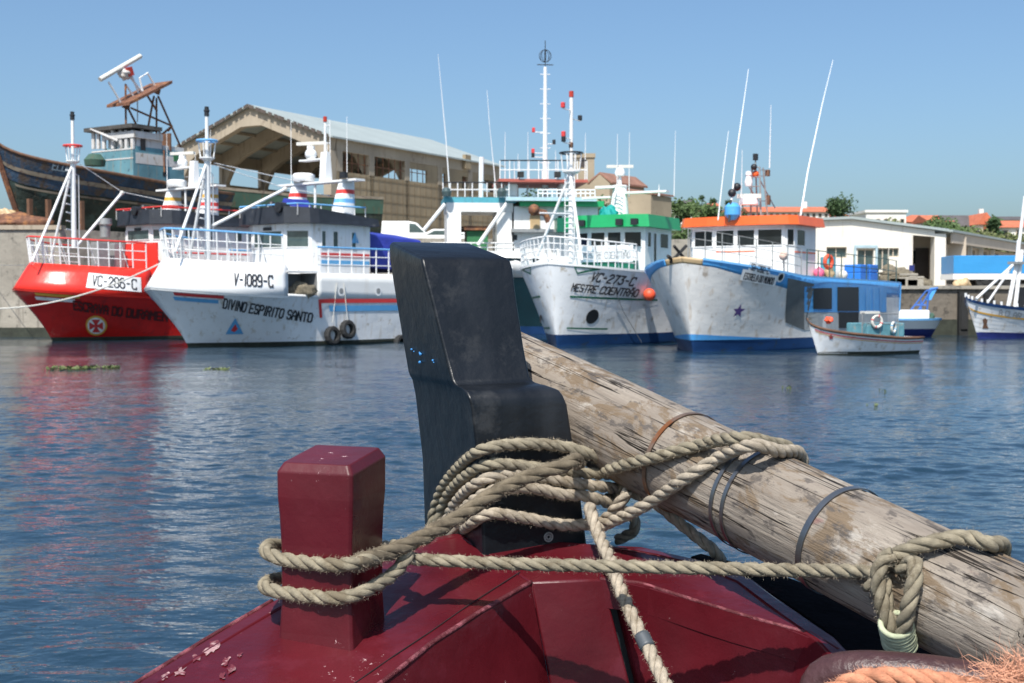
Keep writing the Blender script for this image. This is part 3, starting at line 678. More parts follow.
def church():
    Y = 150.; k = Y/F; r = thing('stone_church', 'old tan stone church with square tower and brown tile roof behind the boats', 'church', (at(583, 200, Y).x, Y, 6))
    x = lambda p: (p-583)*k; z = lambda y: at(583, y, Y).z-6
    MB().box((0, 2, z(156)/2), (x(594)-x(571), 3.0, z(156))).build('tower', 'stone', r)
    MB().box((0, 2, z(155)), (x(595)-x(570), 3.3, .5)).build('tower_cornice', 'stone', r)
    MB().box((-.05, .45, z(162)), (.55, .1, 1.0)).build('belfry_opening', 'door', r)
    # nave: gable front facing left of the camera, flank running right and back
    p0 = V((x(588), -3, 0)); f = V((.93, -.25, 0)); b = V((.75, .95, 0)).normalized()
    W_ = (x(604)-x(588))/.93+.4; L_ = 7.5
    hz = z(186); pk = z(177)
    MB().prism([p0, p0+f*W_, p0+f*W_+V((0, 0, hz)), p0+f*W_/2+V((0, 0, pk)), p0+V((0, 0, hz))], b*L_).build('nave', 'stone', r)
    q = p0+f*W_/2+V((0, 0, pk+.05)); e = p0+f*(W_+.3)+V((0, 0, hz-.05)); e2 = p0-f*.3+V((0, 0, hz-.05)); t = V((0, 0, .22))
    MB().prism([q, e, e+t, q+t], b*(L_+.3)).prism([q, e2, e2+t, q+t], b*(L_+.3)).build('roof', 'tileb', r)
    # lower aisle roofs further right
    p1 = V((x(613), -2.0, 0)); MB().prism([p1, p1+f*4.5, p1+f*4.5+V((0, 0, z(197))), p1+V((0, 0, z(190)))], b*4.6).build('aisle', 'stone', r)
    MB().prism([p1+V((-.2, 0, z(190)+.03)), p1+f*4.7+V((0, 0, z(197)+.03)), p1+f*4.7+V((0, 0, z(197)+.25)), p1+V((-.2, 0, z(190)+.25))], b*4.8).build('aisle_roof', 'tileb', r)
    return r
church()
T = [('broadleaf_tree', 'big dark green tree rising alone right of the long white block', 843, 180, 195, 34, 'leafd', 2600, .55),
 ('broadleaf_tree', 'bushy tree above the stern of the green roofed boat, left one', 676, 190, 199, 36, 'leafm', 1700, .6),
 ('broadleaf_tree', 'bushy tree above the orange wheelhouse beside the thin whip', 703, 185, 203, 34, 'leafm', 1700, .6),
 ('broadleaf_tree', 'dark tree between the radar mast and the blue ball buoy', 735, 175, 204, 26, 'leafd', 1300, .5),
 ('broadleaf_tree', 'tree squeezed between the stone church and the white radar pillar', 660, 170, 205, 22, 'leafd', 1100, .5),
 ('broadleaf_tree', 'green tree in front of the church beside the trawler bridge', 600, 120, 196, 22, 'leafd', 1200, .4),
 ('broadleaf_tree', 'dark tree seen through the rails of the white trawler', 535, 120, 187, 30, 'leafd', 1500, .4)]
for i, (nm, lb, px, Y, yt, wp, m, n, lf) in enumerate(T): tree(nm, lb, px, Y, yt, wp, M[m], 20+i, n, lf, group='trees behind the harbour')
for i, (px, Y, yt, wp) in enumerate(((690, 420, 197, 9), (701, 430, 195, 8), (712, 425, 198, 8), (660, 400, 200, 9), (727, 420, 200, 7), (680, 410, 201, 8), (741, 400, 201, 8))):
    tree('pine_tree', ['dark pine on the skyline left of the pine cluster top', 'tallest dark pine on the skyline over the orange boat', 'dark pine on the skyline just right of the tallest', 'dark pine on the skyline nearest the white radar arm',
        'small dark pine on the skyline left of the leaning whip pair', 'low dark pine on the skyline behind the left bushy tree', 'small dark pine on the skyline behind the orange boat radar rack'][i], px, Y, yt, wp, M['leafd'], 60+i, 420, .8, .3, 'pines on the skyline', lobes=5)
for i, (px, Y, yt, wp) in enumerate(((934, 118, 217, 26), (950, 112, 222, 30), (968, 116, 226, 26), (986, 110, 230, 34), (1005, 112, 231, 34), (1024, 110, 233, 34), (890, 125, 219, 20))):
    tree('scrub_bush', ['pale green scrub bush over the porch roof left end', 'green scrub bush over the porch corner pillar', 'grey green scrub bush above the first roof bracket', 'yellow green scrub bush above the middle of the truck', 'yellow green scrub bush above the truck front',
        'yellow green scrub bush at the right frame edge', 'low scrub bush behind the gable peak of the cream building'][i], px, Y, yt, wp, M['leafl' if i not in (0, 1) else 'leafm'], 80+i, 2600, .38, .5, 'scrub behind the harbour building', cat='bush', lobes=18)
tree('palm_tree', 'dark feathery palm crown standing above the scrub by the orange roofs', 993, 125, 217, 14, M['leafd'], 99, 700, .5, .5, None, lobes=5)
# ================================================================ BOATS
def lerpf(a, b, p=1.): return lambda t: a+(b-a)*clamp(t)**p
def tfind(bt, px, z=2.2):                                # t where the visible side reaches a pixel column
    return min(range(201), key=lambda i: abs(bt.px(bt.pt(i/200, z))[0]-px))/200
def radar_set(bt, px0, y_plat, m1, m2, arms, fun):
    """two funnels with a cross platform, domes, a scanner bar, and aerials"""
    pass
def bow_boat(nm, label, foot, Y, theta, hullm, lowm, railtop, txt, s1, s2, name, namepos, numpos, plate, group):
    bt = Boat('fishing_boat', label, 'fishing boat', foot, Y, theta, group=group, L=12.5, B=2.65, Bw=2.3, rake=1.35, rp=1.25,
              zk=lerpf(2.18, 1.78, .6), zt=lerpf(3.22, 3.0, .6), Lt=3.4, nt=2.0, mt=1.8, Lw=6.5, nw=1.35, g=1.25, tum=.55, boot=.2)
    bt.hull([lowm, 'slime', 'blued'] if 0 else [lowm, 'slime', 'slime'])
    zk, zt = bt.zk, bt.zt
    return bt
GRP = 'fishing boats moored across the harbour'
HW = dict(L=12.5, B=2.65, Bw=2.5, rake=1.6, rp=1.2, zk=lerpf(2.16, 1.50, 1.), zt=lerpf(3.22, 2.80, 1.), Lt=3.1, nt=2.0, mt=2.2, Lw=5.8, nw=1.5, g=1.1, tum=.38, boot=.16)
def dock_boat(label, foot, Y, th, k):
    b = Boat('fishing_boat', label, 'fishing boat', foot, Y, th, group=GRP, **HW)
    b.hull([k['low'], 'slime', 'slime'])
    tb = tfind(b, foot[0]+k['bw'])
    b.band('bulwark', k['up'], 0, tb, b.zk, b.zt, solid=.06)
    b.band('knuckle_edge', k['edge'], 0, tb, lambda t: b.zk(t)-.05, lambda t: b.zk(t)+.03, off=.02, rows=1)
    b.deck('steel', 0.002, tb, lambda t: b.zk(t)+.25)
    b.rail(0.0, tb*.98, lambda t: b.zt(t)-.02, 1.08, 12, 'whitem', k['rail'], lean=.12)
    # accent stripes under the knuckle
    for side in (1, -1):
        b.band('bow_stripe', k['s1'], .10, .29, lambda t: b.zk(t)-.20, lambda t: b.zk(t)-.09, off=.012, sides=(side,), rows=1)
        b.band('bow_stripe', k['s2'], .09, .27, lambda t: b.zk(t)-.38, lambda t: b.zk(t)-.25, off=.012, sides=(side,), rows=1)
    # raised after part
    t2 = tfind(b, foot[0]+k['aft']); za = 2.72
    b.band('after_side', k['side'], t2, 1, b.zk, lambda t: za, solid=.06, rows=3)
    b.band('deck_strake', k['side'], tb, t2, b.zk, lambda t: b.zk(t)+.12, solid=.06, rows=1)
    q = b.pt(t2, 2.2); qa = b.pt(1, 2.2); qb = b.pt(tb, 2.2)
    MB().box((q.x-.03, 0, (1.9+za)/2), (.06, q.y*2-.05, za-1.9)).build('bulkhead', k['side'], b.root)
    b.deck('steel', tb, t2, lambda t: 1.7, 'well_deck'); b.deck('steel', t2, 1, lambda t: za-.03, 'after_deck', inset=.01)
    MB().box((qb.x-.1, 0, 2.3), (.06, qb.y*1.9, 1.2)).build('forward_bulkhead', k['side'], b.root)
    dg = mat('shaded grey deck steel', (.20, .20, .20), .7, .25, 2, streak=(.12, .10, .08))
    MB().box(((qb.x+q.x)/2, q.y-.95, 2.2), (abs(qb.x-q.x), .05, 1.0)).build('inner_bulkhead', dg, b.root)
    MB().prism([V((qb.x, q.y-1.0, 2.74)), V((q.x, q.y-1.0, 2.74)), V((q.x, q.y-.04, 2.74)), V((qb.x, q.y-.04, 2.74))], (0, 0, .05)).build('recess_shade_deck', k['side'], b.root)  # thin deck added to cast shade into the side recess
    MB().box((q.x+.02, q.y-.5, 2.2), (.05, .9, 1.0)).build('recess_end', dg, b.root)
    b.band('stripe_end', k['u1'], t2, t2+.008, lambda t: 1.05, lambda t: 1.6, off=.02, rows=1, cols=2)
    b.band('side_stripe', k['u1'], t2+.0, .98, lambda t: 1.60, lambda t: 1.75, off=.02, rows=1)
    b.band('side_stripe', k['u2'], t2+.03, .98, lambda t: 1.28, lambda t: 1.50, off=.02, rows=1)
    b.rail(t2, 1, lambda t: za, .98, 12, 'whitem', k['rail'], zig=False, nrails=2, lean=0, name='after_railing')
    b.t2 = t2; b.tb = tb; b.za = za
    return b
def dock_house(b, xf, k, yw=1.95):
    ln = k.get('len', 5.4); plan = [(xf, -.95), (xf, .95), (xf-.55, yw-.12), (xf-.9, yw), (xf-ln, yw), (xf-ln, -yw), (xf-.9, -yw), (xf-.55, -yw+.12)]
    z0, z1 = b.za, k.get('z1', 4.62); zw = k.get('zw', (1.02, 1.62))
    wh, rf = b.house(plan, z0, z1, k['wall'], 'roofd', {0: [(.08, .92)], 1: [(.1, .9)], 3: [(.03, .10), (.25, .34), (.62, .70)], 7: [(.1, .9)]}, z0+zw[0], z0+zw[1], rt=.28, over=.28, mglass='gglass', front_rise=.36)
    MB().box((xf+.05, 0, z1-.18), (.04, .45, .12)).build('front_light', 'black', b.root)
    # house stripes
    for z, m, h in ((z0+.72, k['u1'], .16), (z0+.42, k['u2'], .2)):
        if k['hstripe']:
            for sy in (1, -1): MB().box((xf-.95-(ln-1)/2, sy*(yw+.008), z), (ln-1, .012, h)).build('house_stripe', m, wh)
    if k['breast']: MB().prism([V((xf+.3, -.9, z0-.9)), V((xf+.3, 1.9, z0-.9)), V((xf+.3, 1.9, z0+1.42)), V((xf+.3, -.9, z0+1.42))], (.06, 0, 0)).build('front_panel', k['breast'], b.root)
    zr = z1+.62
    mb = MB(); tp = MB()
    for (x0, y0, x1, y1) in ((xf, -1.7, xf, 1.7), (xf, 1.7, xf-ln+.2, 1.9), (xf, -1.7, xf-ln+.2, -1.9)):
        for i in range(7):
            f = i/6; mb.tube([V((x0+(x1-x0)*f, y0+(y1-y0)*f, z1+.3)), V((x0+(x1-x0)*f, y0+(y1-y0)*f, zr+.12))], .022, 6)
        tp.tube([V((x0, y0, zr+.12)), V((x1, y1, zr+.12))], .035, 6)
    mb.build('roof_rail_posts', 'whitem', rf); tp.build('roof_rail', k['rail'], rf)
    # lamp housing on the roof front
    o = MB().lathe([(.001, -.2), (.17, -.2), (.2, 0), (.2, .28), (.001, .3)], (xf+.1, k['lampy'], zr-.02), 14, axis='X').build('searchlight', 'black', rf, smooth='auto')
    MB().tube([V((xf+.1, k['lampy'], z1+.3)), V((xf+.1, k['lampy'], zr-.15))], .05, 8).build('bracket', 'black', o)
    # funnels, platform, radar
    xm = xf-2.6; zb = z1+.34; h = 1.4
    for sy in (-1, 1): funnel(b, (xm, sy*1.4, zb), .72, 1.0, h, k['f1'], k['f2'])
    zp = zb+h
    p = MB().box((xm-.1, 0, zp+.04), (.5, 4.6, .08)).build('radar_platform', 'whitem', b.root)
    MB().lathe([(.001, 0), (.42, .0), (.46, .08), (.46, .26), (.38, .33), (.001, .35)], (xm-.1, -1.0, zp+.14), 22).build('radar_dome', 'bwhite', p, smooth='auto')
    MB().prism([V((xm-.3, .15, zp+.08)), V((xm+.1, .15, zp+.08)), V((xm, .15, zp+1.25)), V((xm-.2, .15, zp+1.25))], (0, .34, 0)).build('radar_mast', 'bwhite', p)
    MB().box((xm-.1, -.45, zp+.98), (.4, 1.2, .06)).build('scanner_shelf', 'whitem', p)
    MB().ball((xm-.1, -.55, zp+1.22), .24, 8).build('satellite_dome', 'bwhite', p, smooth='auto')
    sc = MB().lathe([(.001, 0), (.16, 0), (.16, .14), (.001, .16)], (xm-.1, -.55, zp+1.42), 12).build('scanner_motor', 'bwhite', p)
    MB().box((xm-.1, -.55, zp+1.66), (.12, 1.25, .13), rz=.35).build('scanner_bar', 'offw', sc)
    for yy, hh in ((-1.75, 2.6), (1.55, 2.5), (.42, 1.6)): MB().tube([V((xm-.1, yy, zp+.05)), V((xm-.1, yy, zp+.05+hh))], .018, 6, r2=.01).build('aerial', 'whitem', p)
    if k.get('tent'):
        MB().tube([V((xm-.1, .30, zp+1.2)), V((xm-.1, .30, zp+2.45))], .05, 8).build('signal_pole', 'whitem', p)
        MB().lathe([(.001, 0), (.08, 0), (.08, .2), (.001, .22)], (xm-.1, .30, zp+2.46), 12).build('signal_lamp', k['lamp'], p)
        MB().tube([V((xm-.1, .58, zp+1.2)), V((xm-.1, .58, zp+2.5))], .018, 6).tube([V((xm-.1, .3, zp+1.6)), V((xm-.1, .58, zp+1.6))], .018, 6).tube([V((xm-.1, .3, zp+2.3)), V((xm-.1, .58, zp+2.3))], .018, 6).build('ladder_aerial', 'whitem', p)
    MB().tube([V((xm, -.2, zb)), V((xm, -.2, zp))], .05, 8).build('platform_post', 'whitem', p)
    for yy in (1.75, ): floodlight(b, (xm+.25, yy, zp+.22), p)
    # clutter on the roof
    MB().box((xf-1.0, .1, z1+.5), (.5, .7, .45)).build('roof_locker', 'offw', rf)
    MB().lathe([(.001, 0), (.16, 0), (.2, .12), (.12, .3), (.001, .34)], (xf-.6, -.5, z1+.62), 12).build('roof_horn', 'black', rf, smooth='auto')
    if k.get('tent'): MB().prism([V((xf-1.6, -1.5, z1+.3)), V((xf-1.6, -.4, z1+.3)), V((xf-1.6, -.95, z1+1.15))], (-1.3, 0, 0)).build('covered_winch', 'tarp', rf)
    if k.get('cowl'): MB().tube([V((xf-1.8, -.2, z1+1.15)), V((xf-2.4, .9, z1+.75)), V((xf-2.5, 1.3, z1+.5))], .15, 10).build('air_duct', 'bwhite', rf, smooth='auto')
    return wh
# --- red boat
kA = dict(z1=4.95, zw=(1.6, 2.0), up='red', low='redl', edge='red', rail='redm', s1='yellow', s2='whiteg', side='red', u1='striper', u2='whiteg', bw=99, aft=125, wall='white', hstripe=False, breast='red', f1='yellow', f2='redm', lampy=.2, lamp='black')
A = dock_boat('red fishing boat with white bow mast and round cross emblem, leftmost at the water', (52, 341), 51.6, -40, kA)
dock_house(A, A.on(127, 245, -.9).x, kA)
A.plate((89, 285.5), (138, 289.5), .40, 'bwhite', off=.03, down=.10, ext=.02)
A.text('VC-286-C', (92, 285.5), (136, 289.5), .40, .05, 'letter', off=.045)
A.text('ESCRAVA DO DURAMENTO', (74, 309), (180, 322), .34, .07, mat('dull black lettering', (.08, .01, .01), .6), off=.03, slant=.15)
A.disc((96, 325.5), .42, 'yellow', 'emblem_ring'); A.disc((96, 325.5), .345, 'bwhite', 'emblem_field', off=.024)
cr = []
for a in range(4):
    for (x, y) in ((.05, .05), (.06, .16), (.17, .30)) if 0 else ((.055, .06), (.075, .17), (.17, .27), (-.17, .27), (-.075, .17), (-.055, .06)):
        c, s_ = math.cos(-a*math.pi/2), math.sin(-a*math.pi/2); cr.append((x*c-y*s_, x*s_+y*c))
A.disc((96, 325.5), 1, 'striper', 'emblem_cross', off=.032, shape=cr)
bow_mast(A, 74, 247, 112, 146, 163, 'redm', [(32, 262, .8), (50, 262, -1.4)], [(76, 247), (122, 193)])
for y0, y1 in (((80, 164), (122, 192)), ((122, 192), (188, 206))): wtube(A, 'mast_stay', [y0, y1], .016, 'whitem', 5)
for px, py, yl in ((100, 246, .4), (116, 247, .2)):
    p = A.on(px, py, yl); MB().box((p.x, p.y, p.z-.5), (.55, .55, 1.3)).build('deck_machine', 'steel', A.root, bevel=.03)
p = A.on(105, 228, 0); MB().lathe([(.001, 0), (.2, 0), (.22, .5), (.3, .55), (.28, .8), (.001, .82)], p-V((0, 0, .4)), 14).build('capstan', 'steel', A.root, smooth='auto')
# --- white boat with striped house
kB = dict(up='bwhite', low='whiteg', edge='white', rail='bluem', s1='striper', s2='stripeb', side='white', u1='striper', u2='stripeb', bw=99, aft=130, wall='whiteg', hstripe=True, breast=None, f1='redm', f2='bluem', lampy=1.0, lamp='lampred', tent=True)
B = dock_boat('white fishing boat with blue triangle on its bow and red and blue striped house', (188, 348), 45.4, -39, kB)
kB['len'] = B.on(250, 255, -1.1).x-B.on(370, 245, 1.95).x; dock_house(B, B.on(250, 255, -1.1).x, kB)
B.text('V-1089-C', (233.5, 285), (272.5, 287), .40, .055, off=.03)
B.text('DIVINO ESPIRITO SANTO', (223, 307.5), (311, 322), .33, .055, off=.02, slant=.22)
B.disc((234.5, 328), 1, 'stripeb', 'emblem_triangle', shape=[(-.33, -.22), (.33, -.22), (0, .38)])
B.disc((234.5, 328), 1, 'striper', 'emblem_mark', off=.024, shape=[(-.13, -.08), (.0, -.14), (.12, -.02), (.06, .06), (.02, .16), (-.07, .02)])
bow_mast(B, 208, 259, 107, 141, 160, 'bluem', [(175, 252, .8), (190, 256, -1.4)], [(212, 226), (285, 189)])
for y0, y1 in (((214, 165), (285, 188)), ((285, 188), (330, 196)), ((214, 163), (300, 182))): wtube(B, 'mast_stay', [y0, y1], .016, 'whitem', 5)
p = B.on(283, 250, -.8); MB().prism([V((p.x+.6, -1.2, 2.9)), V((p.x+.6, 1.2, 2.9)), V((p.x+.3, 1.2, 4.0)), V((p.x+.3, -1.2, 4.0))], (.05, 0, 0)).build('wave_breaker', 'whiteg', B.root)
for px in (341, 378):
    t, z = B.find(px, 291); B.disc((px, 291), .19, 'bwhite', 'porthole_rim', off=.02); B.disc((px, 291), .11, 'steel', 'porthole', off=.028)
def heap(b, c, r, m, name, seed, sz=(1, 1, .8)):
    rnd = random.Random(seed); mb = MB(); n = 14
    for i in range(n+1):
        th = math.pi*i/n
        for j in range(2*n):
            a = 2*math.pi*j/(2*n); d = V((math.sin(th)*math.cos(a), math.sin(th)*math.sin(a), math.cos(th)))
            mb.v.append(V(c)+V((d.x*sz[0], d.y*sz[1], d.z*sz[2]))*r*(1+.5*NZ.noise(d*1.7+V((seed, 0, 0)))+.12*NZ.noise(d*6+V((seed, 0, 0)))))
    for i in range(n):
        for j in range(2*n): a = i*2*n; mb.f.append((a+j, a+(j+1) % (2*n), a+2*n+(j+1) % (2*n), a+2*n+j)); mb.m.append(0)
    return mb.build(name, m, b, smooth=True)
tn = lambda px: tfind(B, px, 2.2)
q = B.pt(tn(305), 1.75); o = heap(None, B.M @ V((q.x, q.y-.25, 2.05)), .36, 'net', 'net_heap', 4, (1.4, .7, .8)); tag(o, 'grey tarped net heap in the side opening of the white striped boat', 'net heap')
# triangle on the house side
ph = B.on(355, 238, 1.965); MB().prism([ph+V((.2, 0, -.2)), ph+V((-.2, 0, -.2)), ph+V((0, 0, .25))], (0, .015, 0)).build('house_emblem', 'stripeb', B.root)
# covered gear and after rail on the stern deck
a0 = B.on(372, 240, 1.7); b0 = B.on(425, 240, 1.7)
MB().prism([V((a0.x, 1.7, 3.0)), V((a0.x, -1.4, 3.0)), V((a0.x, -1.2, 4.4)), V((a0.x, .1, 4.6)), V((a0.x, 1.5, 4.35))], (b0.x-a0.x, 0, -.15)).build('tarpaulin', 'tarp', B.root, bevel=.08)
MB().lathe([(.001, 0), (.24, 0), (.25, .1), (.24, .9), (.001, .92)], (b0.x+1.0, 1.6, 2.72), 14).build('steel_drum', 'steel', B.root, smooth='auto')
o = MB(); ring(o, B.M @ V((b0.x+1.6, 1.95, 3.1)), .3, .09, B.M.to_3x3() @ V((0, 1, 0))); tag(o.build('rope_coil', 'tan', smooth=True), 'tan coil of hose leaning under the blue tarpaulin of the white boat', 'hose coil')
# --- tyres
def tyre(label, bt, px, py, r=.34, yo=.12):
    t, z = bt.find(px, py); p = bt.pt(t, z, 1, yo); mb = MB(); prof = []
    n = 28; u = V((1, 0, 0)); v = V((0, 0, 1)); c = bt.M @ p; ax = bt.M.to_3x3() @ V((0, 1, .15)); ax.normalize(); uu = ax.orthogonal().normalized(); vv = ax.cross(uu)
    sec = [(r*.55, -.09), (r*.58, -.12), (r*.85, -.12), (r, -.07), (r*1.02, 0), (r, .07), (r*.85, .12), (r*.58, .12), (r*.55, .09), (r*.62, .0)]
    for i in range(n):
        a = 2*math.pi*i/n; rad = uu*math.cos(a)+vv*math.sin(a)
        for (rr, h) in sec: mb.v.append(c+rad*(rr+(.012 if i % 2 and abs(h) < .1 and rr > r*.9 else 0))+ax*h)
    k = len(sec)
    for i in range(n):
        for j in range(k): mb.f.append((i*k+j, i*k+(j+1) % k, ((i+1) % n)*k+(j+1) % k, ((i+1) % n)*k+j)); mb.m.append(0)
    o = mb.build('tyre_fender', 'rubber'); return tag(o, label, 'tyre', 'tyre fenders on the white boat')
tyre('black tyre fender on the white striped boat, lower left one of the pair', B, 331, 335, .36)
tyre('black tyre fender on the white striped boat, higher right one of the pair', B, 346, 329, .36)
tyre('black tyre fender near the stern of the white striped boat, beside the black stem post', B, 399, 345, .34)
for x0, x1 in ((331, 336), (346, 343)):
    pt0 = B.pt(*B.find(x0, 322), 1, .1); pt1 = B.pt(*B.find(x1, 262 if 0 else 283), 1, .05)
    tag(MB().tube([B.M @ pt0, B.M @ pt1], .015, 5).build('fender_line', 'offw'), 'thin line holding the %s tyre of the pair on the white boat' % ('left' if x0 == 331 else 'right'), 'line')
# --- green roofed boat
C = Boat('fishing_boat', 'white fishing boat with green roofed wheelhouse and tall white tripod bow mast', 'fishing boat', (557, 347), 46.6, -28, group=GRP,
         L=13, B=2.7, Bw=2.6, rake=.75, rp=1.0, zk=lambda t: 3.06-.30*clamp(t/.5)+.1*clamp((t-.5)*2), Lt=4.4, nt=2.1, mt=2.1, Lw=5.5, nw=1.6, g=1.1, boot=.42)
C.hull(['whiteg', 'blued', 'blued'], rows=10)
C.band('cap_rail', 'whitem', 0, 1, lambda t: C.zk(t)-.02, lambda t: C.zk(t)+.05, off=.03, rows=1)
C.band('side_line', 'dgreen', .13, .55, lambda t: 1.86-.35*t, lambda t: 1.93-.35*t, off=.02, rows=1)
C.band('low_line', 'dgreen', .14, .36, lambda t: .68-.25*t, lambda t: .74-.25*t, off=.02, rows=1)
C.deck('tealp', .0, 1, lambda t: C.zk(t)-.7)
for side in (1, -1):
    mb = MB(); P_ = [(.13, 2.95), (.15, 2.70), (.25, 2.88)]
    for a in range(3):
        p0, p1 = P_[a], P_[(a+1) % 3]; o_ = len(mb.v)
        for i in range(9):
            f = i/8; t = p0[0]+(p1[0]-p0[0])*f; z = p0[1]+(p1[1]-p0[1])*f; mb.v += [C.pt(t, z-.035, side, .02), C.pt(t, z+.035, side, .02)]
        for i in range(8): mb.f.append((o_+2*i, o_+2*i+1, o_+2*i+3, o_+2*i+2)); mb.m.append(0)
    mb.build('bow_chevron', 'dgreen', C.root)
C.text('VC-273-C', (590, 280.5), (632, 285.5), .30, .058, off=.03, slant=.35)
C.text('MESTRE COENTRA~O', (571, 290.5), (636, 296.5), .26, .048, off=.03, slant=.25)
C.disc((592, 316.5), .27, 'black', 'hawse_hole')
t, z = C.find(592, 316.5)
mb = MB(); c = C.pt(t, z, -1, .015); e = C.pt(t+.01, z, -1)-C.pt(t-.01, z, -1); e.normalize(); mb.v = [c]+[c+e*math.cos(a*.3)*.27+V((0, 0, math.sin(a*.3)*.27)) for a in range(21)]; mb.f = [(0, i+1, (i+1) % 21+1) for i in range(21)]; mb.m = [0]*21
mb.build('hawse_hole', 'black', C.root)
C.rail(0, .42, lambda t: C.zk(t)+.04, .95, 13, 'whitem', 'whitem', r=.024, nrails=3, lean=.1)
xf = C.on(606, 262, 0).x
plan = [(xf, -.7), (xf, .7), (xf-.35, 1.55), (xf-3.3, 1.55), (xf-3.3, -1.55), (xf-.35, -1.55)]
wh, rf = C.house(plan, 2.3, 4.62, 'white', 'green', {0: [(.04, .46), (.56, .96)], 1: [(.12, .82)], 2: [(.08, .2), (.30, .40, 2.5, 4.4), (.55, .85)], 5: [(.2, .85)]}, 3.85, 4.42, rt=.5, over=.3)
pm = MB().tube([V((xf-1.3, 0, 5.1)), V((xf-1.4, 0, 6.3))], .42, 16, r2=.28).lathe([(.28, 0), (.32, .08), (.30, .12), (.08, .14), (.06, .5), (.001, .52)], (xf-1.4, 0, 6.3), 16).build('radar_pillar', 'bwhite', C.root, smooth='auto')
MB().box((xf-1.4, -1.0, 5.95), (.35, 1.3, .08)).build('left_wing', 'whitem', pm); MB().box((xf-1.4, 1.2, 6.1), (.35, 1.8, .08)).build('right_wing', 'whitem', pm); MB().box((xf-1.2, -.5, 6.35), (.4, .9, .1)).build('upper_shelf', 'whitem', pm)
MB().lathe([(.001, 0), (.2, 0), (.22, .15), (.15, .3), (.001, .32)], (xf-1.4, 0, 6.82), 14).build('radar_motor', 'bwhite', pm, smooth='auto'); MB().box((xf-1.4, 0, 7.2), (.1, 1.1, .12), rz=.45).build('radar_bar', 'offw', pm)
mb = MB()
for i in range(5): mb.box((xf-.95, .15, 5.3+.2*i), (.05, .3, .025))
mb.build('pillar_steps', 'whitem', pm)
for pts in ([(617, 198), (617.5, 134)], [(629, 197), (629.5, 132)], [(674, 196), (675.5, 131)], [(659, 196), (659, 184)], [(614, 198), (618, 180)]): whip(C, pts, r=.022 if pts[1][1] < 140 else .05)
p = C.on(608, 216, 0); o = heap(C.root, (p.x, p.y, p.z+.05), .36, 'teal', 'covered_winch', 9, (1, 1, 1.05))
for yy in (-.9, .75, 1.4): floodlight(C, (xf+.38, yy, 4.8), rf)
# name banner on the wheelhouse front rail
bx = xf+.9; pl = C.onx(581, 258, bx); pr = C.onx(633, 258, bx); zt_ = C.onx(600, 245.5, bx).z; zb_ = C.onx(600, 262, bx).z
bn = MB().prism([V((bx, pl.y, zb_)), V((bx, pr.y, zb_)), V((bx, pr.y, zt_)), V((bx, pl.y, zt_))], (-.04, 0, 0)).build('name_board', 'bwhite', C.root)
lettering('MESTRE COENTRA~O', lambda u, v: V((bx+.01, pl.y+.12+u, zt_-.52+v)), .26, pr.y-pl.y-.24, .035).build('lettering', 'greyletter', bn)
MB().box((bx-.3, (pl.y+pr.y)/2, zb_-.2), (.5, pr.y-pl.y, .5)).build('net_locker', 'dgreen', C.root)
# tall mast with ladder, crow's nest and lamps
yl = 0; b_ = C.on(571, 262); cx = b_.x; zc = C.on(571, 172).z; zn = C.on(571, 153).z; ztp = C.on(571, 97).z
mm = MB().tube([V((cx, 0, b_.z-.4)), V((cx, 0, zc))], .1, 10).tube([V((cx, 0, zc)), V((cx, 0, ztp))], .07, 10).build('tripod_mast', 'whitem', C.root, smooth='auto')
MB().tube([V((cx, 0, zc)), C.on(537, 256, -1.5)], .06, 8).tube([V((cx+.1, 0, zc)), C.on(582, 262, .9)], .06, 8).build('mast_legs', 'whitem', mm)
mb = MB().tube([V((cx+.12, -.2, b_.z)), V((cx+.12, -.2, zc))], .02, 6).tube([V((cx+.12, .2, b_.z)), V((cx+.12, .2, zc))], .02, 6)
for i in range(16): z = b_.z+(zc-b_.z)*i/16; mb.tube([V((cx+.12, -.2, z)), V((cx+.12, .2, z))], .016, 5)
mb.build('mast_ladder', 'whitem', mm)
mb = MB().lathe([(.001, -.12), (.15, -.1), (.34, 0), (.34, .04), (.001, .05)], (cx, 0, zc), 14)
for i in range(8): a = i*math.pi/4; mb.tube([V((cx+.33*math.cos(a), .33*math.sin(a), zc)), V((cx+.42*math.cos(a), .42*math.sin(a), zn))], .02, 5)
mb.build('crows_nest', 'whitem', mm, smooth='auto'); ring(MB(), (cx, 0, zn), .43, .035, (0, 0, 1)).build('nest_ring', 'black', mm)
MB().lathe([(.001, 0), (.09, 0), (.09, .22), (.001, .24)], (cx, 0, ztp), 10).build('masthead_lamp', 'lampred', mm)
for (px, py, m) in ((563, 105, 'striper'), (580, 118, 'black'), (563.5, 134, 'striper'), (563.5, 139, 'black'), (571, 145, 'brownw')):
    q = C.on(px, py); o = MB().box(q, (.13, .15, .21)).build('signal_lantern', m, mm, bevel=.03)
    MB().tube([V((cx, 0, q.z-.12)), V((q.x, q.y, q.z-.12))], .02, 6).build('arm', 'whitem', o)
MB().tube([C.on(540, 213), C.on(571, 214, .5)], .035, 6).build('mast_spreader', 'whitem', mm)
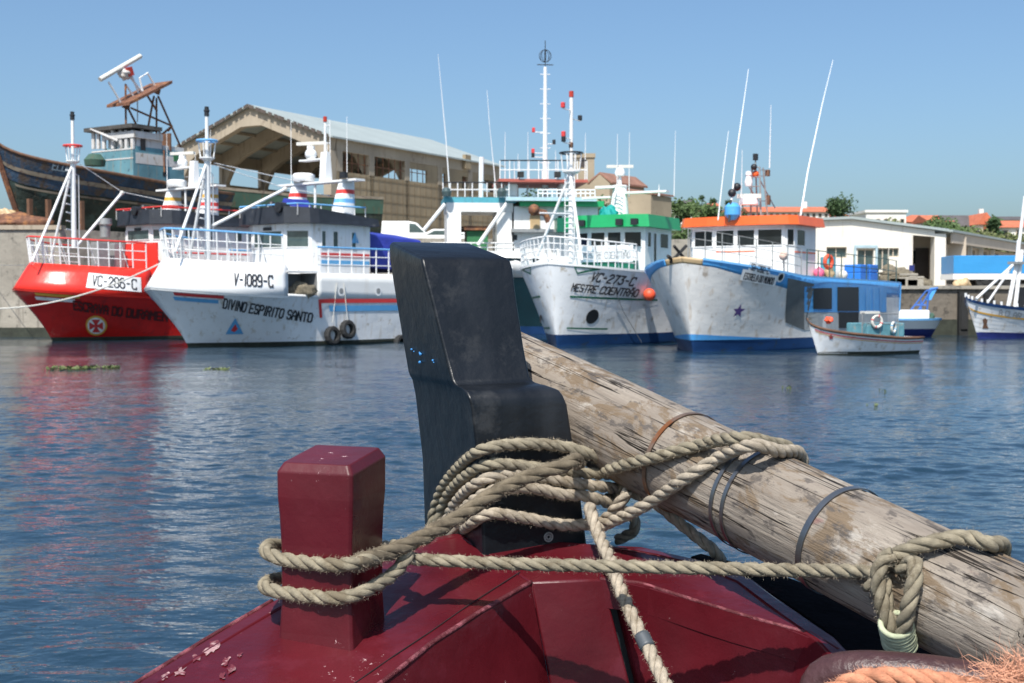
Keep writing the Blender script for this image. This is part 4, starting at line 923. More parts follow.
# --- orange roofed boat
D = Boat('fishing_boat', 'white hulled fishing boat with bright orange wheelhouse roof and blue sheer band', 'fishing boat', (693, 353), 41.7, -33, group=GRP,
         L=16, B=2.85, Bw=2.75, rake=.95, rp=1.0, zk=lambda t: 3.14-.62*clamp(t/.45)**1.1-.12*clamp((t-.45)/.55), Lt=4.4, nt=2.2, mt=2.2, Lw=5.5, nw=1.6, g=1.1, boot=.42)
D.hull(['creamy', 'blued', 'blued'], rows=10, top=lambda t: D.zk(t)-.20-.42*clamp((t-.12)/.4))
zb = lambda t: D.zk(t)-.20-.42*clamp((t-.12)/.4)
D.band('sheer_band', 'blue', .075, 1, zb, D.zk, solid=.06, cols=46); D.band('bow_pad', 'tan', 0, .0748, zb, D.zk, solid=.07, cols=10)
D.band('cap_rail', 'bluem', 0.075, 1, lambda t: D.zk(t)-.01, lambda t: D.zk(t)+.05, off=.03, rows=1)
D.deck('steel', .0, 1, lambda t: D.zk(t)-.55)
for side in (1, -1): D.band('bow_wave_mark', 'blue', .0, .42, lambda t: .40, lambda t: .42+.18*math.cos(math.pi/2*clamp(t/.42)), off=.015, sides=(side,), rows=1)
D.disc((738.5, 311), 1, mat('purple star paint', (.10, .06, .20), .5), 'star_emblem', shape=[(math.sin(i*math.pi/5)*(.24 if i % 2 == 0 else .10), math.cos(i*math.pi/5)*(.24 if i % 2 == 0 else .10)) for i in range(10)])
D.plate((742, 278), (773, 284), .22, 'bwhite', off=.02, down=.07, ext=.02)
D.text('ESTRELA DO MUNDO', (743, 278.5), (772, 284), .20, .028, off=.035)
D.plate((750, 269), (768, 273.5), .2, 'bwhite', off=.022, down=.05, ext=.03, name='number_board')
D.text('SB-1282-C', (750.5, 269.3), (767.5, 273.7), .18, .026, off=.036)
D.disc((780.3, 277), .17, 'bwhite', 'fairlead_rim', off=.02); D.disc((780.3, 277), .11, 'black', 'fairlead', off=.03)
# shade of the side gap painted as a dark panel; shelter openings
def quadpanel(b, pxs, m, name, off=.03, k=1):
    mb = MB(); P = [b.find(*p) for p in pxs]; n = 8
    for i in range(n+1):
        f = i/n
        lo = (P[0][0]+(P[1][0]-P[0][0])*f, P[0][1]+(P[1][1]-P[0][1])*f); hi = (P[3][0]+(P[2][0]-P[3][0])*f, P[3][1]+(P[2][1]-P[3][1])*f)
        for j in range(5): g = j/4; mb.v.append(b.pt(lo[0]+(hi[0]-lo[0])*g, lo[1]+(hi[1]-lo[1])*g, 1, off))
    for i in range(n):
        for j in range(4): a = i*5+j; mb.f.append((a, a+1, a+6, a+5)); mb.m.append(0)
    return mb.build(name, m, b.root)
quadpanel(D, [(785, 322), (804, 330), (814, 284), (788, 278)], mat('dark grey gap shade', (.13, .14, .14), .7, .3, 1, dirt=(.22, .2, .17)), 'gap_shade_panel', .012)
def dpan(x0, x1, y0, y1, m, name, off): return quadpanel(D, [(x0, y1), (x1, y1), (x1, y0), (x0, y0)], m, name, off)
dpan(804, 886, 286.5, 312, 'blue', 'shelter_side', .02)
dpan(812.5, 831, 288, 309, 'black', 'shelter_opening', .035); dpan(836.5, 858, 287, 311, 'black', 'shelter_opening', .035)
dpan(804, 887, 312.5, 330, mat('grey lower side', (.42, .43, .42), .6, .2, 1, dirt=(.3, .27, .22)), 'lower_side', .016)
dpan(838, 858, 312, 328, 'rubber', 'dark_door_panel', .03)
e0, e1 = D.pt(1, 1.2, 1), D.pt(1, 1.2, -1); e2 = D.pt(1, D.zk(1), 1); MB().prism([V((e0.x-.02, e0.y+.03, 1.2)), V((e0.x-.02, e1.y, 1.2)), V((e0.x-.02, -e2.y, D.zk(1)-.02)), V((e0.x-.02, e2.y+.03, D.zk(1)-.02))], (-.03, 0, 0)).build('shelter_end', 'blue', D.root)
for x in (865, 872, 879): dpan(x, x+.9, 288, 311, 'bluem', 'shelter_rib', .05)
# wheelhouse
xf = D.on(733, 262, 0).x-.2; yw = 2.0
plan = [(xf, -.75), (xf, .75), (xf-.22, 1.75), (xf-.55, yw), (xf-2.7, yw), (xf-2.7, -yw), (xf-.55, -yw), (xf-.22, -1.75)]
z0, z1 = 2.6, 4.36
wh, rf = D.house(plan, z0, z1, 'white', 'orange', {0: [(.02, .46), (.56, .98)], 1: [(.10, .90)], 7: [(.10, .86)], 6: [(.1, .8)], 2: [(.25, .85)], 3: [(.08, .45)]}, 3.66, 4.2, rt=.33, over=.26)
for sy in (1,): MB().box((xf-1.6, yw+.008, 3.42), (2.1, .012, .05)).build('side_stripe', 'orange', wh)
MB().box((xf+.008, 0, 3.45), (.012, 1.48, .04)).build('front_stripe', 'orange', wh)
lettering('F', lambda u, v: V((xf+.30, 1.25+u, 4.45+v)), .16, .12, .03) 
# roof gear: radar rack, aerials, blue ball
rb = D.on(740, 221, 0)
g = MB()
L4 = [D.on(750.5, 222, -.3), D.on(761, 222, .3)]; T4 = [D.on(752, 167, -.1), D.on(759.5, 167, .2)]
for a, b_ in zip(L4, T4): g.tube([a, b_], .035, 6); g.tube([a-V((.7, 0, 0)), b_-V((.35, 0, 0))], .03, 6)
for f in (.1, .3, .48, .65, .82, 1.0): g.tube([L4[0]+(T4[0]-L4[0])*f, L4[1]+(T4[1]-L4[1])*f], .022, 6)
g.tube([D.on(749, 187), D.on(758, 200)], .02, 6).tube([D.on(760, 180), D.on(775, 208)], .022, 6).tube([D.on(755.5, 167), D.on(755.5, 155)], .03, 6).tube([D.on(760, 170), D.on(769, 170)], .018, 6).tube([D.on(761, 176), D.on(768, 176)], .018, 6).tube([D.on(752, 201), D.on(768, 201)], .018, 6)
go = g.build('radar_rack', 'steel', D.root)
p = D.on(748.5, 202); MB().lathe([(.001, 0), (.35, 0), (.36, .08), (.28, .25), (.1, .33), (.001, .34)], p-V((0, 0, .1)), 18).build('radar_dome', 'bwhite', go, smooth='auto')
MB().box(D.on(749, 196), (.12, .86, .15), rz=.5).build('radar_bar', 'offw', go)
MB().lathe([(.001, 0), (.12, 0), (.15, .15), (.09, .35), (.12, .4), (.1, .52), (.001, .55)], D.on(748.5, 186), 14).build('satellite_dome', 'bwhite', go, smooth='auto')
MB().ball(D.on(755.5, 174), .13, 7).build('orange_lamp', 'orange', go, smooth='auto')
MB().ball(D.on(754, 167), .12, 6).build('horn', 'black', go, smooth='auto')
for q in ((755.5, 157), (767.5, 173), (768, 200)): MB().box(D.on(*q), (.16, .16, .36 if q[1] > 190 else .24)).build('navigation_light', 'brownw' if q[1] > 160 else 'black', go, bevel=.02)
for pts in ([(718, 220), (723, 175), (728.5, 131)], [(731, 205), (737, 150), (748.5, 69)], [(740, 222), (741.5, 190), (742.3, 150)], [(769.5, 168), (771, 105)], [(800, 219), (808, 170), (822, 105), (833, 60)]):
    whip(D, pts, r=.038 if pts[-1][1] < 100 else .024)
o = MB().lathe([(.001, 0), (.12, .0), (.29, .18), (.29, .46), (.15, .6), (.001, .62)], D.on(732.5, 220), 14).build('covered_light', 'blue', rf, smooth='auto')
o = MB().tube([D.on(729, 222), D.on(731, 200)], .04, 6).ball(D.on(732, 193), .15, 7).ball(D.on(737, 187), .15, 7).build('day_shape_balls', 'black', D.root, smooth='auto')
mb = MB(); tp = MB()
for (x0, x1, n) in ((690, 812, 7),):
    pts = []
    for i in range(n+1):
        t = .05+(.30-.05)*i/n if 0 else .03+.42*i/n; p = D.pt(t, D.zk(t), 1); p.y -= .08; mb.tube([p, p+V((0, 0, .95))], .018, 6); pts.append(p)
    for h in (.35, .65, .95): mb.tube([p+V((0, 0, h)) for p in pts], .012, 5)
mb.build('wire_railing', 'steel', D.root)
# aft rail on the shelter and things stowed there
mb = MB(); pts = []
for i in range(9):
    t = .48+.5*i/8; p = D.pt(t, D.zk(t), 1); p.y -= .1; mb.tube([p, p+V((0, 0, .95))], .022, 6); pts.append(p)
for h in (.5, .95): mb.tube([p+V((0, 0, h)) for p in pts], .018, 6)
mb.build('after_railing', mat('dark green rail', (.05, .10, .09), .5), D.root)
MB().prism([V((pts[0].x, -2, D.zk(.5)-.02)), V((pts[0].x, 2.6, D.zk(.5)-.02)), V((pts[-1].x, 2.1, D.zk(1)-.02)), V((pts[-1].x, -2, D.zk(1)-.02))], (0, 0, .03)).build('shelter_deck', 'steel', D.root)
for (x0, x1, y0, y1) in ((857, 866, 265, 272.5), (866.8, 875, 265, 272.5), (857, 866, 273, 281), (866.8, 875, 273, 281)):
    a, b_ = D.on(x0, y1, 1.2), D.on(x1, y0, 1.2); o = MB().box(D.M @ V(((a.x+b_.x)/2, 1.0, (a.z+b_.z)/2)), (abs(a.x-b_.x), .7, (b_.z-a.z)), rz=D.rz).build('plastic_crate', 'crate', bevel=.04)
    tag(o, 'bright blue plastic crate on the orange boat stern, %s %s of the four' % ('upper' if y0 < 270 else 'lower', 'left' if x0 < 860 else 'right'), 'crate', 'blue crates on the orange boat stern')
def onD(px, py, yl): return D.M @ D.on(px, py, yl)
def buoy(label, p, r, m, grp=None):
    o = MB().ball(p, r, 9).lathe([(.03, r*.9), (.035, r*1.15), (.001, r*1.2)], p, 10).build('buoy', m, smooth='auto'); return tag(o, label, 'buoy', grp)
buoy('pale ball buoy on a post at the orange boat rail beside the wheelhouse', onD(783.5, 256, 2.3), .155, mat('peach plastic', (.72, .52, .42), .5))
wtube(D, 'buoy_post', [(783.5, 258, 2.3), (784, 272, 2.3)], .03, 'steel')
buoy('shaded white ball buoy hanging at the stern rail of the orange boat', onD(843, 275, 2.3), .18, 'offw')
buoy('hot pink buoy on the orange boat stern deck', onD(819, 273, 2.2), .2, 'pink')
o = MB(); ring(o, onD(828.5, 262, 2.3), .22, .075, D.M.to_3x3() @ V((.3, 1, 0))); tag(o.build('lifebuoy', 'buoyo', smooth=True), 'orange lifebuoy hung on the stern rail of the orange roofed boat', 'lifebuoy')
o = heap(None, onD(829, 273, 1.9), .3, 'tan', 'oilskin_heap', 12, (.7, .7, 1)); tag(o, 'tan oilskins heaped under the orange lifebuoy', 'oilskins')
a_ = D.on(845, 282, 1.6); MB().lathe([(.001, 0), (.3, 0), (.3, 1.0), (.001, 1.02)], (a_.x, .9, a_.z), 14).build('blue_tank', 'tealp', D.root, smooth='auto')
# anchor at the bow
mb = MB().tube([D.on(671, 262, -.4), D.on(686, 246, -.4)], .06, 6).tube([D.on(674, 246, -.4), D.on(684, 258, -.4)], .05, 6).tube([D.on(668, 256, -.4), D.on(674, 262, -.4), D.on(690, 261, -.4)], .06, 6); mb.build('anchor', 'rubber', D.root)
# --- dinghy
E_ = Boat('dinghy', 'small grey white wooden dinghy with turquoise engine box, nearest of all the far boats', 'dinghy', (818, 355), 39.6, -64, L=3.75, B=.9, Bw=.6, rake=.45, rp=1.0,
          zk=lambda t: 1.16-.62*clamp(t*1.15)**.55, Lt=2.2, nt=2, mt=1.5, Lw=2.6, nw=1.5, g=.9, boot=.04)
E_.hull(['whiteg', 'slime', 'slime'], rows=6)
E_.band('inner_lining', 'steel', 0, 1, lambda t: .12, lambda t: E_.zk(t)-.02, off=-.04, rows=2)
E_.band('gunwale', 'brownw', 0, 1, lambda t: E_.zk(t)-.06, lambda t: E_.zk(t)+.01, off=.02, rows=1, solid=.05); E_.band('rub_line', 'striper', .12, 1, lambda t: E_.zk(t)-.15, lambda t: E_.zk(t)-.12, off=.012, rows=1)
E_.band('gold_line', 'yellow', .12, 1, lambda t: E_.zk(t)-.20, lambda t: E_.zk(t)-.18, off=.012, rows=1)
E_.deck('steel', .02, 1, lambda t: .22, 'sole')
E_.disc((831, 337), 1, mat('rust red star', (.3, .05, .05), .6), 'star_emblem', shape=[(math.sin(i*math.pi/5)*(.10 if i % 2 == 0 else .045), math.cos(i*math.pi/5)*(.10 if i % 2 == 0 else .045)) for i in range(10)])
p0, p1 = E_.on(863, 345, .3), E_.on(900, 345, .3); zc_ = E_.on(880, 323, .3).z
MB().box(((p0.x+p1.x)/2, 0, (.2+zc_)/2), (abs(p0.x-p1.x), 1.0, zc_-.2)).build('engine_box', mat('faded turquoise box', (.10, .26, .31), .7, .25, 5, dirt=(.25, .27, .25), dthr=.6), E_.root, bevel=.03)
mb = MB()
for px in (862, 880, 898): p = E_.on(px, 340, .5); mb.tube([p, V((p.x, p.y, E_.on(px, 313, .5).z))], .015, 5)
mb.tube([E_.on(862, 313, .5), E_.on(898, 314, .5)], .018, 5).tube([E_.on(862, 323, .5), E_.on(898, 324, .5)], .012, 5); mb.build('cockpit_rail', 'steel', E_.root)
MB().box(E_.on(870, 313, .45)+V((0, 0, .02)), (.55, .3, .08)).build('rail_plank', 'offw', E_.root)
def lifering(label, c, r, ax):
    t = MB(); ring(t, c, r, r*.26, ax, 28, 10); o = t.build('lifebuoy', 'offw', smooth=True)
    tag(o, label, 'lifebuoy', 'white lifebuoys on the dinghy'); b = MB(); ax = V(ax).normalized(); u = ax.orthogonal().normalized(); v = ax.cross(u)
    for k in range(4):
        a = k*math.pi/2+.5; pt = [V(c)+(u*math.cos(a+d)+v*math.sin(a+d))*r for d in (-.12, 0, .12)]; org = o.location.copy()
        MB().tube([p-org for p in pt], r*.275, 10).build('tape_band', 'striper' if 'larger' in label else 'stripeb', o, smooth=True)
    return o
lifering('larger white lifebuoy hanging at the dinghy rail with red bands', E_.M @ E_.on(877, 321.5, .56), .18, E_.M.to_3x3() @ V((.1, 1, 0)))
lifering('smaller white lifebuoy at the dinghy stern corner', E_.M @ E_.on(893.5, 327.5, .56), .16, E_.M.to_3x3() @ V((-.5, 1, 0)))
o = heap(None, E_.M @ E_.on(829, 320, 0), .13, 'buoyo', 'net_float_heap', 5); tag(o, 'small rusty orange float heap in the dinghy bow', 'floats')
# --- blue gantry boat (stern towards the pile wall)
G = Boat('small_boat', 'small white boat with navy bottom and blue tube gantry at the quay wall', 'boat', (931, 336), 56.5, 78, L=6, B=1.2, Bw=1.0, rake=.45, zk=lambda t: .82-.05*t, Lt=1.6, nt=2, mt=2, Lw=2.5, nw=1.5, g=1, boot=.38)
G.hull(['bwhite', 'navy', 'navy'], rows=5); G.band('gunwale', 'bluem', 0, 1, lambda t: .78, lambda t: .86, off=.02, rows=1); G.deck('steel', 0, 1, lambda t: .7)
mb = MB()
for a, b_ in (((903, 320), (926, 291)), ((912, 320), (932, 289)), ((926, 320), (929, 290)), ((921, 321), (921, 300)), ((926, 291), (938, 288)), ((908, 313), (930, 313)), ((903, 320), (900, 323)), ((915, 305), (926, 305))): mb.tube([G.on(*a), G.on(*b_)], .04, 6)
mb.build('gantry', 'bluepole', G.root)
MB().prism([G.on(926, 300), G.on(931, 300), G.on(938, 287), G.on(930, 288)], (0, .08, 0)).build('gantry_plate', 'blue', G.root)
heap(G.root, G.on(935, 317, 0)-V((.2, 0, 0)), .2, 'oldgreen', 'deck_gear', 3); a_ = G.on(893, 318); MB().box((a_.x, 0, .95), (3.0, 1.5, .55)).build('low_cabin', 'bwhite', G.root, bevel=.05)
# --- right edge clinker boat
H = Boat('fishing_boat', 'white clinker fishing boat with yellow line and raking white A mast at the right edge', 'fishing boat', (978, 338), 54.5, -62, group=GRP, L=10, B=1.9, Bw=1.6, rake=.8, rp=1, zk=lambda t: 1.86-.75*clamp(t*1.5)**.7, Lt=4, nt=2, mt=1.5, Lw=5, nw=1.5, g=1.1, boot=.28)
H.hull(['whiteg', 'navy', 'navy'], rows=8); H.deck('steel', 0, 1, lambda t: H.zk(t)-.25)
H.band('cap_rail', 'blued', 0, 1, lambda t: H.zk(t)-.10, lambda t: H.zk(t)+.02, off=.03, rows=1); H.band('yellow_line', 'yellow', 0, 1, lambda t: H.zk(t)-.50, lambda t: H.zk(t)-.42, off=.02, rows=1)
mb = MB()
for i in range(12): t = .012+.035*i**1.05; p = H.pt(t, H.zk(t), 1); p.y -= .03; MB().tube([p, p+V((0, 0, .17))], .05, 8).build('bulwark_post', 'whitem', H.root)
for i in range(5):
    z = .35+.22*i; H.band('plank_lap', 'whitem', 0, 1, lambda t, z=z: z*(H.zk(t)/1.8), lambda t, z=z: z*(H.zk(t)/1.8)+.02, off=.012, rows=1)
H.disc((985, 324), .2, 'brownw', 'bow_emblem', shape=[(0, .28), (.1, .18), (.07, 0), (.14, -.2), (-.14, -.2), (-.07, 0), (-.1, .18)])
H.text('A CLAR', (999, 314.5), (1020, 318.5), .22, .04, 'greyletter')
mb = MB().tube([H.on(1008, 308), H.on(1017, 262), H.on(1019, 240)], .09, 8).tube([H.on(976, 299, .5), H.on(1014, 264)], .06, 8).tube([H.on(988, 302, -.8), H.on(1014, 264)], .05, 8).tube([H.on(1019, 245), H.on(1025, 196)], .07, 8).tube([H.on(1015, 308), H.on(1022, 250)], .09, 8)
mb.build('raking_mast', 'whitem', H.root); MB().box(H.on(1016, 263), (.5, .5, .12)).build('mast_bracket', 'steel', H.root)
p = H.on(1030, 300, 0); MB().box((p.x-.5, 0, 1.7), (1.6, 1.3, 1.1)).build('cabin', 'black', H.root)
# --- white trawler behind
K = Boat('trawler', 'large white steel trawler with pale blue decks and tall mast behind the green roofed boat', 'trawler', (452, 334), 61, -84, L=19, B=2.7, Bw=2.4, rake=1.5, zk=lambda t: 3.9-.6*t, Lt=5, nt=2, mt=1.6, Lw=7, nw=1.5, g=1.2, boot=.4)
K.hull([mat('deep teal hull', (.004, .024, .034), .45, .2, 1), 'blued', 'blued']); K.band('bulwark', 'white', 0, 1, lambda t: K.zk(t)-.9, lambda t: K.zk(t)+.1, off=.02, rows=2, solid=.06)
K.deck('steel', 0, 1, lambda t: K.zk(t)-.4)
def kbox(name, x0, x1, y0, y1, m, dep=3.4, yf=1.7, par=None, bevel=0):
    a, b_ = K.on(x0, y1, yf), K.on(x1, y0, yf)
    return MB().box(((a.x+b_.x)/2, yf-dep/2, (a.z+b_.z)/2), (abs(a.x-b_.x), dep, b_.z-a.z)).build(name, m, par or K.root, bevel=bevel)
kbox('gantry_top', 444, 516, 197.5, 202.5, 'tealp', 3.0); kbox('gantry_beam', 446.5, 513, 203, 211.5, 'white', 2.6); kbox('gantry_post', 447, 461, 211.5, 262, 'white', 2.4); kbox('gantry_post', 497, 512, 211.5, 262, 'white', 2.4)
kbox('winch_house', 467, 488, 231, 262, 'greenbox', 1.8, 1.0); kbox('winch_roof', 463, 490, 226, 230, 'rust', 2.2, 1.2); kbox('low_bulwark', 420, 520, 251, 268, 'white', .1, 2.4)
s_ = kbox('superstructure', 514, 598, 207, 262, 'white', 3.6); kbox('bridge_deck', 506, 597, 197.5, 200.5, 'pale', 4.6, 2.3); kbox('bridge_wing_edge', 520, 604, 201, 206, 'green', 4.2, 2.05)
for x0, x1, y0, y1, m in ((530, 540, 215, 229, 'tan'), (558, 562, 216, 223, 'glass'), (564, 568, 216, 223, 'glass'), (569.5, 573, 216, 223, 'glass'), (514, 517, 235, 240, 'black')): kbox('window', x0, x1, y0, y1, m, .06, 1.74, s_)
kbox('boat_deck', 512, 560, 229, 232, 'steel', 4.4, 2.2)
kbox('green_awning', 557, 575, 218, 232, 'dgreen', 1.2, 2.6)
for x0, x1 in ((508, 518), (560, 570)): kbox('funnel_casing', x0, x1, 183, 197, 'bwhite', 1.2, .9, bevel=.1)
kbox('upper_platform', 499, 588, 179.5, 181.5, mat('red lead deck edge', (.42, .10, .07), .6), 3.6, 1.8)
def krail(x0, x1, yb, yt, n, name, mtop='black', mids=(.5,), yf=1.7):
    mb = MB(); tp = MB()
    for i in range(n+1):
        x = x0+(x1-x0)*i/n; mb.tube([K.on(x, yb, yf), K.on(x, yt, yf)], .03, 5)
    for f in mids: mb.tube([K.on(x0, yb+(yt-yb)*f, yf), K.on(x1, yb+(yt-yb)*f, yf)], .03, 5)
    mb.build(name, 'whitem', K.root); tp.tube([K.on(x0, yt, yf), K.on(x1, yt, yf)], .035, 5).build('hand_rail', mtop, K.root)
krail(443, 509, 197, 182.5, 9, 'gantry_railing'); krail(500, 587, 179.5, 160.5, 9, 'platform_railing'); krail(538, 595, 197, 190, 12, 'bridge_railing', 'whitem', (.5,))
krail(430, 545, 252, 243, 14, 'deck_railing', 'whitem')
p = K.on(545, 262, 0); zt0, zt1 = K.on(545, 170, 0).z, K.on(545, 67, 0).z
mb = MB().tube([V((p.x, 0, 5)), V((p.x, 0, zt0))], .17, 10).tube([V((p.x, 0, zt0)), V((p.x, 0, zt1))], .12, 10, r2=.08)
for i in range(7): z = zt0+(zt1-zt0)*(i+.5)/7; mb.tube([V((p.x-.25, 0, z)), V((p.x+.25, 0, z))], .02, 5)
km = mb.build('main_mast', 'whitem', K.root, smooth='auto')
c = V((p.x, 0, K.on(545, 56, 0).z)); mb = MB()
for a in (0, .8, 1.57, 2.4): ring(mb, c, .30, .014, (math.cos(a), math.sin(a), 0), 20, 5)
mb.tube([c-V((0, 0, .5)), c+V((0, 0, .75))], .02, 5).tube([c+V((-.4, 0, -.42)), c+V((.4, 0, -.42))], .025, 5); mb.build('loop_aerial', 'black', km)
for px, py, m in ((533.5, 130, 'striper'), (533, 151, 'striper'), (554, 142, 'black'), (533, 155, 'black')):
    q = K.on(px, py); o = MB().box(q, (.15, .15, .23)).build('signal_lantern', m, km, bevel=.03); MB().tube([V((p.x, 0, q.z-.1)), V((q.x, 0, q.z-.1))], .022, 5).build('arm', 'whitem', o)
for pts in ([(505, 197), (505, 132)], [(527.5, 197), (528, 132)], [(585, 180), (585.5, 133)], [(515, 190), (514, 160)], [(518, 197), (518, 154)], [(556, 180), (555.5, 150)]): whip(K, pts, r=.03)
wtube(K, 'gantry_post_pole', [(481, 200), (481.5, 157)], .12, 'whitem'); wtube(K, 'derrick', [(445, 204, 2), (424, 230, 2)], .09, 'whitem'); wtube(K, 'derrick', [(507, 203, 2), (478, 245, 2)], .09, 'whitem')
for pts in ([(451, 210), (446, 140), (438, 54)], [(499, 226), (494, 170), (489.5, 125)], [(489.5, 125), (487, 90)]): whip(K, pts, r=.04 if pts[0][1] > 130 else .016)
for x in (446.5, 502): o = MB().lathe([(.001, 0), (.2, .02), (.24, .25), (.15, .42), (.001, .45)], K.on(x, 197, 2), 12).build('deck_lamp', 'gglass', K.root, smooth='auto')
for x in (521, 558): kbox('speaker_lamp', x-3, x+3, 171.5, 177, 'rubber', .3, 1.9)
mb = MB().tube([K.on(531, 211, 2.5), K.on(545, 213, 2.5), K.on(549, 222, 2.5)], .16, 8).ball(K.on(534, 210, 2.5), .28, 6); mb.build('deck_crane', 'rust', K.root, smooth='auto')
# --- van behind
def van():
    Y = 84.; a = at(369, 221, Y); b_ = at(428, 221, Y); zt = a.z-YZ; L_ = b_.x-a.x
    r = thing('parked_van', 'white van with rounded roof parked before the tan warehouse wall', 'van', (a.x, Y, YZ), 0)
    pr = [(0, .3), (L_, .3), (L_+.35, .45), (L_+.4, .95), (L_-.1, 1.15), (L_-.75, zt-.12), (L_-1.3, zt), (.5, zt), (.12, zt-.15), (0, zt-.6)]
    MB().prism([V((x, 0, z)) for x, z in pr], (0, 1.8, 0)).build('body', 'bwhite', r, bevel=.08)
    MB().prism([V((x, -.02, z)) for x, z in ((L_-1.25, 1.2), (L_-.25, 1.2), (L_-.85, zt-.2), (L_-1.25, zt-.16))], (0, .03, 0)).build('side_window', 'gglass', r)
    MB().prism([V((L_-.08, .1, 1.17)), V((L_-.08, 1.7, 1.17)), V((L_-.72, 1.6, zt-.15)), V((L_-.72, .2, zt-.15))], (.03, 0, .02)).build('windscreen', 'gglass', r)
    for x in (.8, L_-.6):
        for y in (.02, 1.6): w_ = MB().lathe([(.001, 0), (.32, 0), (.33, .04), (.33, .16), (.32, .2), (.001, .2)], (x, y, .33), 18, axis='Y').build('wheel', 'rubber', r, smooth='auto')
van()
for (x0, x1, y, h, lb) in ((425, 444, 229, 1.6, 'long white car roof behind the trawler gantry, right of the van'),):
    Y = 80.; a = at(x0, y, Y); b_ = at(x1+22, y, Y); zt = a.z-YZ
    r = thing('parked_car', lb, 'car', (a.x, Y, YZ), 0); L_ = b_.x-a.x
    MB().prism([V((x, 0, z)) for x, z in ((-.3, .3), (L_+.9, .3), (L_+1.0, .7), (L_+.2, .85), (L_-.6, zt), (.5, zt), (-.2, .85))], (0, 1.7, 0)).build('body', 'bwhite', r, bevel=.06)
    MB().prism([V((x, -.02, z)) for x, z in ((.1, .85), (L_-.1, .85), (L_-.75, zt-.1), (.6, zt-.1))], (0, .03, 0)).build('side_window', 'gglass', r)
    for x in (.6, L_-.1): MB().lathe([(.001, 0), (.3, 0), (.31, .1), (.3, .2), (.001, .2)], (x, -.02, .3), 16, axis='Y').build('wheel', 'rubber', r, smooth='auto')
# --- truck
def truck():
    Y = 64.; Lf = at(953.5, 275, Y); r_ = R(-4)
    r = thing('curtain_truck', 'truck with bright blue curtain sides parked on the quay', 'truck', (Lf.x, Y, QZ), r_)
    z = lambda y: at(953, y, Y).z-QZ
    zt, zc, zb = z(255.5), z(273.5), z(279.5)
    MB().box((3.15, 1.2, (zt+zc)/2), (6.3, 2.4, zt-zc)).build('curtain', 'truckb', r, bevel=.03)
    MB().box((3.15, 1.2, (zc+zb)/2-.005), (6.34, 2.44, zc-zb-.02)).build('side_boards', 'bwhite', r)
    MB().box((3.4, 1.2, zb-.12), (6.6, 1.0, .2)).build('chassis', 'rubber', r)
    cab = MB().prism([V((x, .05, zz)) for x, zz in ((6.5, zb-.3), (8.1, zb-.3), (8.15, zb+.5), (7.8, zc+.75), (6.7, zc+.85), (6.5, zc+.8))], (0, 2.3, 0)).build('cab', 'bwhite', r, bevel=.06)
    MB().prism([V((x, .03, zz)) for x, zz in ((6.95, zb+.55), (8.0, zb+.55), (7.72, zc+.65), (6.95, zc+.65))], (0, .03, 0)).build('window', 'glass', cab)
    for x in (1.6, 2.55, 6.9):
        for y in (.02, 2.1): MB().lathe([(.001, 0), (.2, .0), (.22, .03), (.45, .03), (.46, .08), (.46, .26), (.001, .28)], (x, y, .46), 20, axis='Y').build('wheel', 'rubber', r, smooth='auto')
truck()
# --- clutter on the right quay
for i, (px, y, w_, h, m) in enumerate(((893, 292, .9, 1.1, 'net'), (901, 288, .8, .9, 'net'), (911, 290, 1.0, 1.0, 'conc'), (919, 291, .8, .8, 'conc'))):
    p = at(px, 0, 60.2); o = MB().box((p.x, 60.6, QZ+h*.3), (w_, .8, h*.55)).box((p.x+.06, 60.55, QZ+h*.68), (w_*.9, .7, .12)).build('fish_box_stack', m, bevel=.03)
    tag(o, ['brown pallet stack at the quay edge left of the net pile', 'brown pallet stack at the quay edge under the net pile', 'grey concrete block stack before the porch', 'grey block stack next to the blue gantry'][i], 'stack', 'stacks along the quay edge')
for i, (px, s_, m, lb) in enumerate(((897, .75, 'net', 'large greenish net pile on the quay left of the porch'), (907, .4, 'buoyo', 'orange red net and bucket heap beside the green net pile'), (927, .35, 'net', 'small brown net pile at the porch step'), (966, .35, 'tan', 'tan sacks lying under the truck tail'))):
    p = at(px, 0, 62); o = heap(None, (p.x, 62, QZ+s_*.55), s_, m, 'net_pile', 30+i, (1.1, .8, .9)); tag(o, lb, 'net pile')
# --- old wooden ship on the slip
W = Boat('wooden_ship', 'derelict dark blue wooden ship with faded turquoise wheelhouse propped ashore', 'ship', (26, 228), 61.5, -33, z0=YZ+.05, L=11.5, B=3.1, Bw=1.4, rake=1.75, rp=.9,
         zk=lambda t: 4.55-2.1*clamp(t*1.05)**.55+.1*clamp((t-.6)*2.5)**2, Lt=6.5, nt=2.2, mt=1.5, Lw=8, nw=1.6, g=.75, boot=.1)
W.hull(['hulllow', 'rust', 'hulllow'], rows=12)
W.band('upper_strakes', 'hullold', .0, 1, lambda t: W.zk(t)*.62, W.zk, off=.02, rows=5, cols=50)
W.band('rubbing_strip', 'oldstrip', .0, 1, lambda t: W.zk(t)*.80-.12, lambda t: W.zk(t)*.80+.08, off=.06, rows=1, cols=40)
W.band('lower_strip', 'oldstrip', .10, 1, lambda t: W.zk(t)*.58-.04, lambda t: W.zk(t)*.58+.06, off=.05, rows=1, cols=40)
W.band('cap_rail', 'brownw', .0, 1, lambda t: W.zk(t)-.03, lambda t: W.zk(t)+.1, off=.06, rows=1, cols=40, solid=.2)
W.deck('brownw', 0, 1, lambda t: W.zk(t)-.4); MB().tube([W.pt(0, z, 1)+V((.08, 0, 0)) for z in (0, .8, 1.6, 2.4, 3.2, 3.9, 4.6)], .14, 6).build('stem', 'rust', W.root)
for (a_, b_) in (((53, 174), (72, 171)), ((80, 190), (96, 190))): pass
